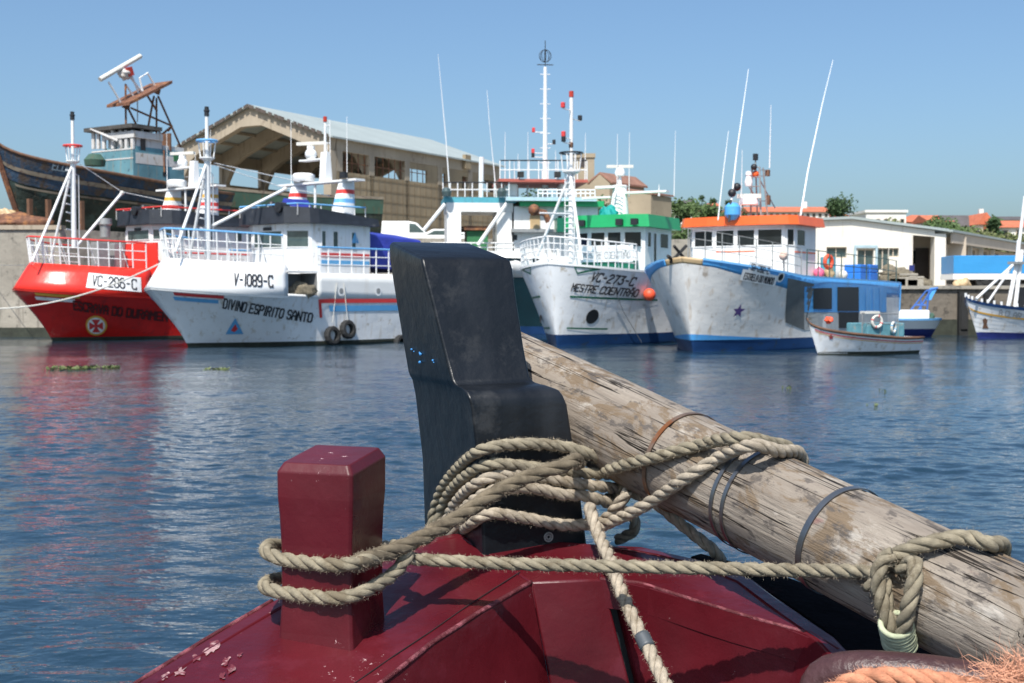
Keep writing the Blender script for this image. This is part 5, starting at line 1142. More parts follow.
for px in (70, 78): W.text('E', (px-12, 175), (px-7, 176), .3, .05, mat('faded lettering', (.14, .2, .24), .8), off=.04) if 0 else None
W.text('ELDA', (52, 169), (70, 172), .38, .06, mat('faded lettering', (.16, .22, .27), .8), off=.05, slant=.3)
def wb(name, x0, x1, y0, y1, m, dep=3., yf=1.5, par=None):
    a, b_ = W.on(x0, y1, yf), W.on(x1, y0, yf)
    return MB().box(((a.x+b_.x)/2, yf-dep/2, (a.z+b_.z)/2), (abs(a.x-b_.x), dep, b_.z-a.z)).build(name, m, par or W.root)
# wheelhouse on the plane of its front
def wf(name, x0, x1, y0, y1, m, xl, dep, par=None):
    a, b_ = W.onx(x0, y1, xl), W.onx(x1, y0, xl)
    return MB().box((xl-dep/2, (a.y+b_.y)/2, (a.z+b_.z)/2), (dep, abs(a.y-b_.y), b_.z-a.z)).build(name, m, par or W.root)
xw = W.on(112, 180, 0).x; yA = W.onx(91, 160, xw).y; yB = W.onx(133, 160, xw).y; zW = lambda y: W.onx(112, y, xw).z
hs = wf('wheelhouse_base', 91.5, 133, 149, 200, 'oldblue', xw, 2.6)
wf('white_band', 91.5, 133, 157, 162, 'oldwhite', xw+.02, .02, hs); wf('white_band', 91.5, 133, 149, 151.5, 'oldwhite', xw+.02, .02, hs)
for x in (91.5, 96.5, 102, 111, 119, 124.5, 130.5): wf('window_post', x, x+2.3, 130, 149, 'oldwhite', xw, .12, hs)
for sy, xx in ((1, 0), (1, -1.2), (1, -2.4)): MB().box((xw-1.25+xx*.5+.6, yB-.06, (zW(130)+zW(149))/2), (.14, .1, zW(130)-zW(149))).build('window_post', 'oldwhite', hs)
MB().box((xw-2.55, (yA+yB)/2, (zW(130)+zW(149))/2), (.08, yB-yA, zW(130)-zW(149))).build('rear_panel', 'brownw', hs)
MB().box((xw-.75, (yA+yB)/2, zW(128.2)), (2.0, yB-yA+.5, .2)).build('roof', mat('rotten dark roof', (.07, .065, .06), .9, .4, 3), W.root)
MB().tube([W.onx(91, 129, xw+.2), W.onx(118, 141, xw+.2)], .07, 6).build('fallen_pole', 'oldwhite', W.root)
dk = wb('after_house', 136, 184, 152, 192, 'oldblue', 2.4, yB); wb('white_upper', 136.5, 162, 137, 152, 'oldwhite', 2.2, yB-.02, dk); wb('white_band', 136, 184, 158, 163, 'oldwhite', .02, yB+.02, dk)
wb('house_top', 163, 184, 148, 151.8, 'oldwhite', 2.2, yB-.1, dk); wb('window', 141, 145.5, 139, 150, 'door', .05, yB+.02, dk); wb('porthole', 163, 166.5, 172, 176, 'black', .03, yB+.03, dk); wb('window', 174, 182, 156, 161, 'greenbox', .05, yB+.05, dk)
wb('roof_edge', 134, 163, 134.5, 137, 'oldwhite', 2.3, yB+.15, dk)
wtube(W, 'drain_pipe', [(164, 150, yB+.1), (164.5, 172, yB+.1)], .05, 'rust')
g = MB()
GP = lambda *p: [W.on(*q, 0) for q in p]
for a_, b_ in (((125.5, 84), (126, 131)), ((128, 108), (138, 128)), ((154, 96), (147, 133)), ((156.5, 98), (156.5, 136)), ((158, 96), (182, 150)), ((131, 108), (172, 126)), ((172, 126), (159, 137)), ((168, 131), (172, 126)), ((147, 95), (157, 111))): g.tube(GP(a_, b_), .06, 6)
g.build('gantry_frame', 'rust', W.root)
P0, P1 = W.on(118, 106.5, 0), W.on(161, 85, 0); d_ = (P1-P0)
pf = MB().prism([P0+V((0, -.9, 0)), P1+V((0, -.9, 0)), P1+V((0, -.9, .16)), P0+V((0, -.9, .16))], (0, 1.8, 0)); pf.prism([W.on(150, 91, 0), W.on(158, 95, 0), W.on(160, 87, 0)], (0, .12, 0)); pf.prism([W.on(121, 107, 0), W.on(128, 110, 0), W.on(129, 103, 0)], (0, .12, 0))
pf.build('tilted_platform', 'rust', W.root)
mb = MB()
for pts in ([(143, 92), (139.5, 78), (147.5, 73), (155, 86)], [(108.5, 82), (114, 91), (121, 103)], [(130, 77), (143, 93)], [(126, 85), (134, 97)], [(131.5, 75), (139, 94)]): mb.tube(GP(*pts), .055, 6)
mb.build('white_tubing', 'whitem', W.root)
MB().tube(GP((100, 79.5), (140.5, 56)), .13, 8).build('radar_bar', 'offw', W.root); heap(W.root, W.on(124.5, 74, 0), .32, 'oldwhite', 'radar_motor', 8); MB().box(W.on(128, 72, .1), (.4, .4, .45), ry=.4).build('radar_housing', 'lampred', W.root)
wtube(W, 'chain_aerial', [(137.5, 101), (137.5, 122)], .03, 'oldwhite')
for i, (a_, b_) in enumerate((((78, 168), (215, 178)), ((84, 178), (200, 205)))): wtube(W, 'mooring_wire', [a_, ((a_[0]+b_[0])/2, (a_[1]+b_[1])/2+3), b_], .02, 'oldwhite', 5)
MB().lathe([(.001, 0), (.5, 0), (.55, .3), (.3, .6), (.001, .62)], W.on(95, 166, 0.5), 12).build('deck_drum', 'oldgreen', W.root, smooth='auto')
for i, t in enumerate((.1, .25, .42)):
    p = W.pt(t, 1.2, 1, .1); q = V((p.x+.2, p.y+1.6, 0)); tag(MB().box(W.M @ ((p+q)/2), (.2, .2, (p-q).length), rz=W.rz).build('hull_prop', 'brownw'), 'timber prop against the wooden ship, number %s from its stem' % ('first', 'second', 'third')[i], 'prop', 'timber props under the wooden ship')
W2 = Boat('wooden_ship', 'old green wooden hull with dark strakes ashore before the warehouse arch', 'ship', (195, 222), 74, -68, z0=YZ+.05, L=11, B=2.2, Bw=1.2, rake=1.0, zk=lambda t: 3.7-.9*clamp(t*1.4)**.8, Lt=5, nt=2, mt=1.5, Lw=6, nw=1.6, g=.8, boot=.1)
W2.hull(['hulllow', 'rust', 'hulllow']); W2.band('green_strake', 'oldgreen', 0, 1, lambda t: W2.zk(t)*.68, W2.zk, off=.03, rows=2); W2.band('cap_rail', 'oldstrip', 0, 1, lambda t: W2.zk(t)-.03, lambda t: W2.zk(t)+.12, off=.05, rows=1); W2.deck('brownw', 0, 1, lambda t: W2.zk(t)-.4)
o = heap(None, at(6, 218, 60), .5, 'tan', 'debris_heap', 14, (1, .8, .9)); tag(o, 'ochre scrap heap on the slip at the left frame edge', 'scrap heap')
o = heap(None, at(14, 224, 59.5), 1.0, 'rust', 'debris_heap', 15, (1.6, .8, .5)); tag(o, 'rusty brown scrap heap on the wall top below the wooden bow', 'scrap heap')
# --- mooring lines
def line(name, label, pts, r, m='offw'):
    return tag(MB().tube([at(*p) for p in pts], r, 6).build(name, m), label, 'rope')
def sag(a, b, s_, n=14):
    A_, B_ = at(*a), at(*b); return [A_+(B_-A_)*i/n-V((0, 0, s_*4*(i/n)*(1-i/n))) for i in range(n+1)]
tag(MB().tube(sag((-30, 308, 52), (163, 262, 46), .55), .03, 6).build('mooring_rope', 'offw'), 'slack pale mooring rope running across the red bow to the white bow', 'rope')
tag(MB().tube(sag((-20, 262, 56.5), (34, 264, 50.5), .1), .014, 5).build('mooring_line', 'steel'), 'thin dark line from the left quay wall to the red bow', 'rope')
tag(MB().tube([C.M @ C.pt(*C.find(612, 284), 1, .05), C.M @ C.pt(*C.find(622, 310), 1, .05), C.M @ C.pt(*C.find(640, 342), 1, .1)], .014, 5).build('trailing_line', 'steel'), 'thin dark line trailing down the green roofed boat hull', 'rope')
o = MB().ball(C.M @ C.pt(*C.find(645, 293), 1, .22), .24, 8).build('buoy', 'buoyo', smooth='auto'); tag(o, 'red orange fender ball wedged between the green and orange roofed boats', 'buoy')
# --- floating weed clumps
def weed(label, px, py, w_, n, seed, sc=1.):
    Y = CAMZ*F/(py-295); p = at(px, py, Y); rnd = random.Random(seed); mb = MB()
    for i in range(n):
        x = rnd.uniform(-w_, w_); y = rnd.gauss(0, .18); c = V((p.x+x, Y+y, .01)); a = rnd.uniform(0, 6.28); h = rnd.uniform(.02, .075)*sc; l = rnd.uniform(.03, .07)*sc
        d = V((math.cos(a)*l, math.sin(a)*l, 0)); q = V((-d.y, d.x, 0))*.6
        mb.add([c-d+V((0, 0, h*.6)), c+q+V((0, 0, h)), c+d+V((0, 0, h*1.3)), c-q+V((0, 0, h*.4))], [(0, 1, 2, 3)]); mb.tube([c-V((0, 0, .02)), c+V((0, 0, h))], .008, 4)
    tag(mb.build('floating_weed', 'weed'), label, 'water plant', 'floating water plants')
weed('long yellow green weed raft floating before the red boat', 68, 369.5, .5, 110, 1); weed('short weed raft right beside the long one', 103, 369, .4, 70, 2); weed('single leafy weed clump floating before the white bow', 217, 371, .28, 60, 3)
weed('small pale weed clump on open water above the log', 787, 389, .12, 8, 4, .6); weed('tiny weed clump on open water nearer the log', 875, 407, .1, 5, 5, .6); weed('tiny weed clump on open water further out', 882, 391, .05, 5, 6, .6)
# ================================================================ FOREGROUND: our own wooden boat
def paint_red():
    m = mat('oxblood gloss paint', (.082, .0065, .011), .30, .25, 5, bump=.0016, dirt=(.105, .012, .020), dscale=9, dthr=.60, bscale=26, coat=.08, spec=.38)
    n = m.node_tree; L = n.links; b = n.nodes['Principled BSDF']; src = b.inputs['Base Color'].links[0].from_socket
    tc = n.nodes.new('ShaderNodeTexCoord')
    q = n.nodes.new('ShaderNodeTexNoise'); q.inputs['Scale'].default_value = 55; q.inputs['Detail'].default_value = 9; q.inputs['Roughness'].default_value = .75
    L.new(tc.outputs['Object'], q.inputs['Vector'])
    q2 = n.nodes.new('ShaderNodeTexNoise'); q2.inputs['Scale'].default_value = 6; q2.inputs['Detail'].default_value = 3; L.new(tc.outputs['Object'], q2.inputs['Vector'])
    ad = n.nodes.new('ShaderNodeMath'); ad.operation = 'MULTIPLY_ADD'; ad.inputs[1].default_value = .35; L.new(q2.outputs['Fac'], ad.inputs[0]); L.new(q.outputs['Fac'], ad.inputs[2])
    mr = n.nodes.new('ShaderNodeMapRange'); mr.inputs[1].default_value = .855; mr.inputs[2].default_value = .90; L.new(ad.outputs[0], mr.inputs[0])
    mx = n.nodes.new('ShaderNodeMix'); mx.data_type = 'RGBA'; L.new(mr.outputs[0], mx.inputs[0]); L.new(src, mx.inputs[6]); mx.inputs[7].default_value = (.62, .42, .42, 1)
    L.new(mx.outputs[2], b.inputs['Base Color'])
    r = n.nodes.new('ShaderNodeMapRange'); r.inputs[1].default_value = .35; r.inputs[2].default_value = .65; r.inputs[3].default_value = .2; r.inputs[4].default_value = .48; L.new(q2.outputs['Fac'], r.inputs[0]); L.new(r.outputs[0], b.inputs['Roughness'])
    return m
RED = paint_red()
SCUFF = mat('scuffed pale red edge', (.24, .065, .08), .6, .5, 60, bump=.003, dirt=(.082, .0065, .011), dscale=22, dthr=.44)
CHIP = mat('chipped bare primer', (.36, .22, .22), .7, .4, 50, dirt=(.12, .015, .025), dscale=45, dthr=.46)
STEM = mat('black gloss timber paint', (.006, .0075, .010), .36, .4, 6, bump=.003, streak=(.024, .026, .03), dirt=(.026, .027, .029), dscale=7, dthr=.62, bscale=22, spec=.38)
DZ = lambda Y: .98+.2*Y
def dk(px, py, dz=0.):                                   # pixel ray on the sloping fore deck
    r = ray(px, py); k = (CAMZ-.98-dz)/(.2*r.y-r.z); return C0+r*k
boat = thing('wooden_boat', 'oxblood red wooden boat bow with black stem post, nearest in the foreground', 'boat', (0, 2.1, 1.2))
# deck outline: outer edge (port) -> tip -> starboard edge, inner edge is the ridge
outer_l = [(60, 745), (135, 684), (205, 640), (272, 601), (350, 566), (415, 541), (455, 533)]
outer_r = [(610, 545), (650, 548), (700, 560), (750, 578), (800, 615), (838, 640), (880, 690), (930, 760)]
ridge_l = [(330, 745), (372, 690), (396, 672), (432, 643), (480, 612), (531, 582)]
ridge_r = [(600, 579), (640, 583), (700, 602), (760, 620), (812, 634), (838, 650), (862, 700), (890, 760)]
def sheet(ra, rb, th, m, name, par, bev=.004, sub=6, nz=.0):
    """solid between two polylines ra, rb (equal length lists of world points), th = thickness vector"""
    n = len(ra); mb = MB()
    for a, b in zip(ra, rb):
        for j in range(sub+1):
            p = V(a)+(V(b)-V(a))*j/sub; mb.v.append(p+V((0, 0, nz*NZ.noise(p*14))))
    k = sub+1; o2 = len(mb.v); mb.v += [p+V(th) for p in mb.v[:o2]]
    for i in range(n-1):
        for j in range(sub): a = i*k+j; mb.f += [(a, a+1, a+k+1, a+k), (o2+a, o2+a+k, o2+a+k+1, o2+a+1)]
    for j in range(sub): mb.f += [(j, j+1, o2+j+1, o2+j), ((n-1)*k+j, (n-1)*k+j+1, o2+(n-1)*k+j+1, o2+(n-1)*k+j)]
    for i in range(n-1): mb.f += [(i*k, (i+1)*k, o2+(i+1)*k, o2+i*k), (i*k+sub, (i+1)*k+sub, o2+(i+1)*k+sub, o2+i*k+sub)]
    mb.m = [0]*len(mb.f); return mb.build(name, m, par, world=True, bevel=bev, smooth='auto')
def resamp(pts, n):
    L_ = [0]
    for a, b in zip(pts, pts[1:]): L_.append(L_[-1]+(V(b)-V(a)).length)
    out = []
    for i in range(n):
        d = L_[-1]*i/(n-1); k = max(j for j in range(len(L_)) if L_[j] <= d+1e-9); k = min(k, len(pts)-2); out.append(V(pts[k])+(V(pts[k+1])-V(pts[k]))*((d-L_[k])/(L_[k+1]-L_[k])))
    return out
NL = 16
OL = resamp([dk(*p) for p in outer_l], NL); RL = resamp([dk(*p) for p in ridge_l], NL)
OR_ = resamp([dk(*p) for p in outer_r], NL); RR = resamp([dk(*p) for p in ridge_r], NL)
sheet(OL, RL, (0, 0, -.05), RED, 'deck_plank', boat, nz=.002)
sheet([OL[-1], OR_[0]], [RL[-1], RR[0]], (0, 0, -.05), RED, 'bow_plank', boat, sub=6)
sheet(OR_, RR, (0, 0, -.05), RED, 'deck_plank', boat, nz=.002)
dkR = [dk(x, y, -.02) for x, y in ((690, 556), (740, 574), (790, 606), (830, 634), (872, 684), (900, 730))]; dkR2 = [dk(x, y, -.03) for x, y in ((700, 553), (775, 572), (850, 600), (915, 638), (985, 690), (1060, 760))]  # black sheet stands in for the shaded gap beneath the log
sheet(dkR, dkR2, (0, 0, -.06), mat('black log gap shade', (.006, .005, .006), .95, .4, 12, bump=.003, dirt=(.02, .008, .009), dscale=15, dthr=.6, spec=.05), 'log_gap_shade', boat)
# seam between two deck strips on the left
sA = [dk(*p, .0012) for p in ((345, 690), (395, 655), (430, 632), (470, 604), (520, 572))]
MB().tube(resamp(sA, 30), .0011, 5).build('deck_seam', mat('dark seam', (.02, .004, .006), .8), boat, world=True)
# scuffed arrises along the ridge
def scuff(pts, r, name='worn_edge'):
    mb = MB(); P_ = resamp([dk(*p, -.0015) for p in pts], 60)
    mb.tube(P_, r, 8); o = mb.build(name, SCUFF, boat, world=True, smooth=True); return o
scuff([(372, 690), (396, 672), (432, 643), (480, 612), (531, 582)], .0042); scuff([(600, 579), (640, 583), (700, 602), (760, 620), (812, 634), (838, 650)], .0035)
scuff([(120, 694), (135, 684), (205, 640), (272, 601)], .004)
rnd = random.Random(5)
for i, (px, py, s_) in enumerate(((212, 648, .016), (196, 658, .011), (226, 661, .009), (232, 668, .012), (180, 672, .012), (165, 676, .008), (222, 676, .008), (240, 655, .006))):
    mb = MB(); c = dk(px, py, .0016); n = 14; pts = []
    for j in range(n): a = 2*math.pi*j/n; rr = s_*rnd.uniform(.25, .8); pts.append(c+V((math.cos(a)*rr*1.1, math.sin(a)*rr*2.2, math.sin(a)*rr*.44)))
    mb.add([c]+pts, [(0, j+1, (j+1) % n+1) for j in range(n)]); mb.build('paint_chip', CHIP if i < 8 else mat('pink scuff', (.5, .13, .17), .6, .3, 40), boat, world=True)
# outer planking falling away below the deck edge, and the rim bead
sheet(OL, [p+V((.06, .02, -.75)) for p in OL], (.03, -.01, 0), RED, 'port_planking', boat, sub=4)
sheet(OR_, [p+V((-.08, -.02, -.75)) for p in OR_], (-.03, -.01, 0), RED, 'starboard_planking', boat, sub=4)
# inner faces below the ridge
a0 = dk(531, 582); a1 = dk(600, 579)
def below(p, px, py, Y): return at(px, py, Y)
bot = [at(300, 850, 1.40), at(350, 850, 1.44), at(400, 850, 1.48), at(450, 850, 1.53), at(510, 850, 1.58), at(566, 800, 1.72)]
DN = V((.045, -.012, -.62))
rl12 = resamp(RL, 12); sheet(rl12, [p+V((.16, -.04, -.62)) for p in rl12[:-1]]+[a0+V((.115, -.03, -.62))], (0, .02, -.03), RED, 'port_inner_face', boat, sub=6)
a2 = dk(603, 579); sheet([a0, a2], [a0+V((.115, -.03, -.62)), a2+V((.16, -.03, -.62))], (0, .03, -.02), RED, 'centre_board', boat, sub=6)
rr12 = resamp([dk(613, 579)]+[V(p) for p in RR[1:]], 12); sheet(rr12, [rr12[0]+V((.15, -.03, -.62))]+[p+V((.10, -.05, -.62)) for p in rr12[1:]], (0, .02, -.03), RED, 'starboard_inner_face', boat, sub=6)
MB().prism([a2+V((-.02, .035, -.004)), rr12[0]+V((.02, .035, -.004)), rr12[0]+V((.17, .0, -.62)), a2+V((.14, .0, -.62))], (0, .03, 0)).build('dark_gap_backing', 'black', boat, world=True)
# red mooring post
def red_post():
    c = dk(352, 651); fd = V((-math.cos(R(19)), math.sin(R(19)), 0)); bd = V((math.sin(R(19)), math.cos(R(19)), 0))   # corner, leftwards along the front, back
    W0, D0 = .128, .125; z0 = c.z-.05; zt = at(348, 468, 1.9).z+.012; mb = MB(); H_ = zt-z0
    prof = [(0, 1.07), (.06, 1.06), (.20, .99), (.34, .955), (.60, .955), (.74, .985), (.82, 1.015), (.958, 1.02), (1.0, .89)]
    for f, k in prof:
        ctr = c+fd*W0/2+bd*D0/2; ctr.z = z0+H_*f
        for (u, v) in ((-1, -1), (1, -1), (1, 1), (-1, 1)):
            b = .075
            for (du, dv) in (((0, b) if u*v > 0 else (b, 0)), ((b, 0) if u*v > 0 else (0, b))):
                mb.v.append(ctr+fd*(u*(1-du)*W0/2*k)+bd*(v*(1-dv)*D0/2*k)+V((0, 0, (.006 if f >= .93 else 0)*v*1.2)))
    n = 8
    for i in range(len(prof)-1):
        for j in range(n): mb.f.append((i*n+j, i*n+(j+1) % n, (i+1)*n+(j+1) % n, (i+1)*n+j)); mb.m.append(0)
    mb.f.append(tuple((len(prof)-1)*n+j for j in range(n))); mb.m.append(0)
    return mb.build('mooring_post', RED, boat, world=True, bevel=.002)
red_post()
# black stem post
SY = 2.25; su = V((math.cos(R(23)), math.sin(R(23)), 0)); sw = V((-math.sin(R(23)), math.cos(R(23)), 0))
SB = at(487, 555, SY)
def stem_post():
    mb = MB(); zq = lambda y: at(487, y, SY).z
    # (z, front depth wf, u left, width, back depth wb, extra height at the back)
    sec = [(zq(640), 0, .012, .203, .325, 0), (zq(555), 0, 0, .192, .32, 0), (zq(480), 0, -.006, .178, .315, 0), (zq(408), .0, -.022, .172, .312, 0), (zq(398), .003, -.026, .169, .312, 0), (zq(392.5), .012, -.028, .166, .312, 0), (zq(389), .026, -.030, .160, .312, 0),
           (zq(387.5), .045, -.032, .154, .312, 0), (zq(386), .056, -.034, .149, .312, 0), (zq(381), .064, -.037, .147, .312, 0), (zq(350), .082, -.046, .152, .315, 0), (zq(300), .105, -.061, .162, .32, .008), (zq(267), .120, -.072, .171, .323, .022), (zq(259), .126, -.073, .170, .321, .036), (zq(255), .135, -.070, .163, .315, .036)]
    sec = [(z, a_, u_-.007, w_+(.018 if z < zq(392) else .010), b_+.02, e_) for (z, a_, u_, w_, b_, e_) in sec]
    for (z, wf_, ul, wd, wb_, eh) in sec:
        for (u, w_, h) in ((ul, wf_, 0), (ul+wd, wf_, 0), (ul+wd*.99, wb_, eh), (ul+.004, wb_, eh)): 
            p = SB+su*u+sw*w_; mb.v.append(V((p.x, p.y, z+h)))
    for i in range(len(sec)-1):
        for j in range(4): mb.f.append((i*4+j, i*4+(j+1) % 4, (i+1)*4+(j+1) % 4, (i+1)*4+j)); mb.m.append(0)
    k = (len(sec)-1)*4; mb.f.append((k, k+1, k+2, k+3)); mb.m.append(0)
    o = mb.build('stem_post', STEM, boat, world=True, bevel=.0075, smooth='auto'); 
    # broken pale flecks down the left front edge
    e = MB(); pts = []
    for (z, wf_, ul, wd, wb_, eh) in sec[3:-1]: p = SB+su*(ul+.0035)+sw*(wf_+.0035); pts.append(V((p.x, p.y, z)))
    P_ = resamp(pts, 80); rr = random.Random(2)
    for i in range(79):
        if rr.random() < .3: e.tube([P_[i], P_[i+1]], rr.uniform(.0006, .0022), 5)
    e.build('pale_arris', mat('pale edge flecks', (.38, .36, .33), .8, .4, 80), o, world=False) if 0 else e.build('pale_arris', mat('pale edge flecks', (.38, .36, .33), .8, .4, 80), boat, world=True)
    s_ = MB(); 
    for (yy, ww, uu) in ((357, .262, -.0505), (359, .222, -.0505), (366, .15, -.0485), (368, .232, -.0485), (364, .154, -.049), (357.5, .228, -.0505), (355, .275, -.051)):
        p = SB+su*uu+sw*ww; s_.ball((p.x, p.y, zq(yy)), .0014+.0016*((yy*7) % 3)/2, 4)
    s_.build('blue_paint_spots', mat('blue paint spot', (.05, .25, .6), .5), boat, world=True)
    p = SB+su*.122-sw*.0015; p.z = zq(542); MB().lathe([(.001, 0), (.008, .0), (.0095, .002), (.006, .003), (.005, .0015), (.001, .0015)], (0, 0, 0), 14)
    b = MB(); ring(b, p, .008, .0018, sw); ring(b, p, .004, .0015, sw); b.build('bolt_head', 'steel', boat, world=True)
stem_post()
# ---------------------------------------------------------------- the log spar
LA, LB = at(545, 393, 2.62), at(1050, 645, 1.60); LA = LA-(LB-LA)*.16
ax = (LB-LA).normalized(); LL = (LB-LA).length; LR0, LR1 = .098, .083
lu = (V((0, 0, 1))-ax*ax.z).normalized(); lv = ax.cross(lu)
def lrad(s_): return LR0+(LR1-LR0)*s_/LL
def bark_mat():
    m = bpy.data.materials.new('weathered grey timber'); m.use_nodes = True; n = m.node_tree; L = n.links; b = n.nodes['Principled BSDF']; b.inputs['Roughness'].default_value = .85; b.inputs['Specular IOR Level'].default_value = .25
    tc = n.nodes.new('ShaderNodeTexCoord')
    def nz(sc, det, ro=.6, rs=1, dist=0.):
        mp = n.nodes.new('ShaderNodeMapping'); mp.inputs['Scale'].default_value = sc; L.new(tc.outputs['Object'], mp.inputs[0])
        q = n.nodes.new('ShaderNodeTexNoise'); q.inputs['Scale'].default_value = rs; q.inputs['Detail'].default_value = det; q.inputs['Roughness'].default_value = ro; q.inputs['Distortion'].default_value = dist
        L.new(mp.outputs[0], q.inputs['Vector']); return q.outputs['Fac']
    def rg(src, a, c, lo=0., hi=1.):
        q = n.nodes.new('ShaderNodeMapRange'); q.inputs[1].default_value = a; q.inputs[2].default_value = c; q.inputs[3].default_value = lo; q.inputs[4].default_value = hi; L.new(src, q.inputs[0]); return q.outputs[0]
    def mx(f, a, c):
        q = n.nodes.new('ShaderNodeMix'); q.data_type = 'RGBA'; L.new(f, q.inputs[0])
        for i, x in ((6, a), (7, c)):
            if isinstance(x, tuple): q.inputs[i].default_value = (*x, 1)
            else: L.new(x, q.inputs[i])
        return q.outputs[2]
    def mth(op, a, c):
        q = n.nodes.new('ShaderNodeMath'); q.operation = op
        for i, x in ((0, a), (1, c)):
            if isinstance(x, float): q.inputs[i].default_value = x
            else: L.new(x, q.inputs[i])
        return q.outputs[0]
    grain = nz((4, 90, 90), 6, .65); big = nz((3.5, 7, 7), 5, .6); patch = nz((9, 16, 16), 8, .7, 1, .6); patch2 = nz((14, 30, 30), 8, .72, 1.2, .3); fine = nz((30, 260, 260), 5, .7)
    c = mx(rg(big, .35, .65), (.205, .17, .138), (.345, .30, .25))
    c = mx(rg(grain, .44, .66, 0, .75), c, (.20, .165, .135))
    c = mx(rg(patch, .51, .58, 0, .85), c, (.17, .12, .075))
    c = mx(rg(patch2, .545, .60, 0, .85), c, (.095, .082, .074))
    c = mx(rg(nz((6, 12, 12), 7, .7, 1.3), .58, .66, 0, .7), c, (.46, .42, .37))
    c = mx(rg(nz((3, 5, 5), 4, .6, 1.7), .69, .75), c, (.25, .12, .11))
    ck = nz((1.1, 42, 42), 3, .5, 1, .25); crack = mth('ABSOLUTE', mth('SUBTRACT', ck, .5), 0.); cm = rg(crack, .004, .014, 1, 0)
    gate = rg(nz((2.4, 9, 9), 2, .5, 1.4), .41, .47); cm = mth('MULTIPLY', cm, gate)
    c = mx(cm, c, (.022, .017, .013)); L.new(c, b.inputs['Base Color'])
    h = mth('ADD', mth('MULTIPLY', grain, .006), mth('ADD', mth('MULTIPLY', fine, .0016), mth('MULTIPLY', patch, .006))); h = mth('SUBTRACT', h, mth('MULTIPLY', cm, .006))
    bp = n.nodes.new('ShaderNodeBump'); bp.inputs['Strength'].default_value = .9; bp.inputs['Distance'].default_value = 1; L.new(h, bp.inputs['Height']); L.new(bp.outputs[0], b.inputs['Normal'])
    return m
def log_spar():
    r = thing('log_spar', 'thick weathered grey log spar with steel bands, lying beside the black stem post', 'log', (LA+LB)/2)
    mb = MB(); n = 120; k = 96
    for i in range(n+1):
        s_ = LL*i/n
        for j in range(k):
            a = 2*math.pi*j/k; d = lu*math.cos(a)+lv*math.sin(a)
            rr = lrad(s_)*(1+.028*NZ.noise(V((s_*1.6, math.cos(a)*.9, math.sin(a)*.9)))+.012*NZ.noise(V((s_*3, math.cos(a)*5, math.sin(a)*5))))
            for (ca, w_, dp, s0, s1) in ((-.15, .05, .007, .9, 1.75), (.62, .04, .005, .25, 1.1), (-1.05, .05, .006, .6, 1.6), (.25, .035, .005, 1.3, 2.2)):
                e = (a-ca-.06*math.sin(s_*5+ca*3)+math.pi) % (2*math.pi)-math.pi
                if s0 < s_ < s1: rr -= dp*math.exp(-(e/w_)**2)*min(1, (s_-s0)*4, (s1-s_)*4)
            mb.v.append(V((s_-LL/2, (d*rr).dot(lu), (d*rr).dot(lv))))
    for i in range(n):
        for j in range(k): mb.f.append((i*k+j, i*k+(j+1) % k, (i+1)*k+(j+1) % k, (i+1)*k+j)); mb.m.append(0)
    mb.f += [tuple(range(k)), tuple(n*k+j for j in range(k))]; mb.m += [0, 0]
    o = mb.build('timber', bark_mat(), r, smooth=True)
    Mx = Matrix((ax, lu, lv)).transposed().to_4x4(); o.matrix_local = Mx
    def steelband(px, py, w_, rust=False, tilt=0.):
        s0 = onlog(px, py)[1]; m = MB(); q = 96
        prof = [(-w_/2, .0005), (-w_/2, .0022), (w_/2, .0022), (w_/2, .0005)]
        for i in range(q):
            a = 2*math.pi*i/q; d = lu*math.cos(a)+lv*math.sin(a); s_ = s0+tilt*math.cos(a)*.02
            rb = lrad(s_)*(1+.028*NZ.noise(V((s_*1.6, math.cos(a)*.9, math.sin(a)*.9))))+.001
            for (ds, dr) in prof: m.v.append(LA+ax*(s_+ds)+d*(rb+dr))
        for i in range(q):
            for j in range(4): m.f.append((i*4+j, i*4+(j+1) % 4, ((i+1) % q)*4+(j+1) % 4, ((i+1) % q)*4+j)); m.m.append(0)
        m.build('steel_band', mat('rusting band', (.22, .15, .11), .45, .4, 20, metal=.6, dirt=(.30, .11, .04), dscale=14, dthr=.5) if rust else mat('worn steel band', (.20, .21, .22), .35, .15, 20, metal=.85, dirt=(.17, .12, .08), dscale=10, dthr=.62), r, world=True)
    steelband(655, 440, .009, True); steelband(716, 485, .0075); steelband(727, 490, .0075); steelband(805, 530, .0105, False, .3)
    return r
def onlog(px, py, extra=0.):
    """nearest point of the pixel ray on the log surface (or closest approach): point, station"""
    d = ray(px, py).normalized(); o = C0; w0 = o-LA; a_ = d.dot(ax); dp = d-ax*a_; wp = w0-ax*w0.dot(ax)
    r_ = (LR0+LR1)/2
    for _ in range(3):
        rr = r_+extra; A_ = dp.dot(dp); B_ = 2*dp.dot(wp); C_ = wp.dot(wp)-rr*rr; disc = B_*B_-4*A_*C_
        t = (-B_-math.sqrt(disc))/(2*A_) if disc > 0 else -B_/(2*A_)
        p = o+d*t; s_ = (p-LA).dot(ax); r_ = lrad(clamp(s_, 0, LL))
    return p, s_
log_spar()
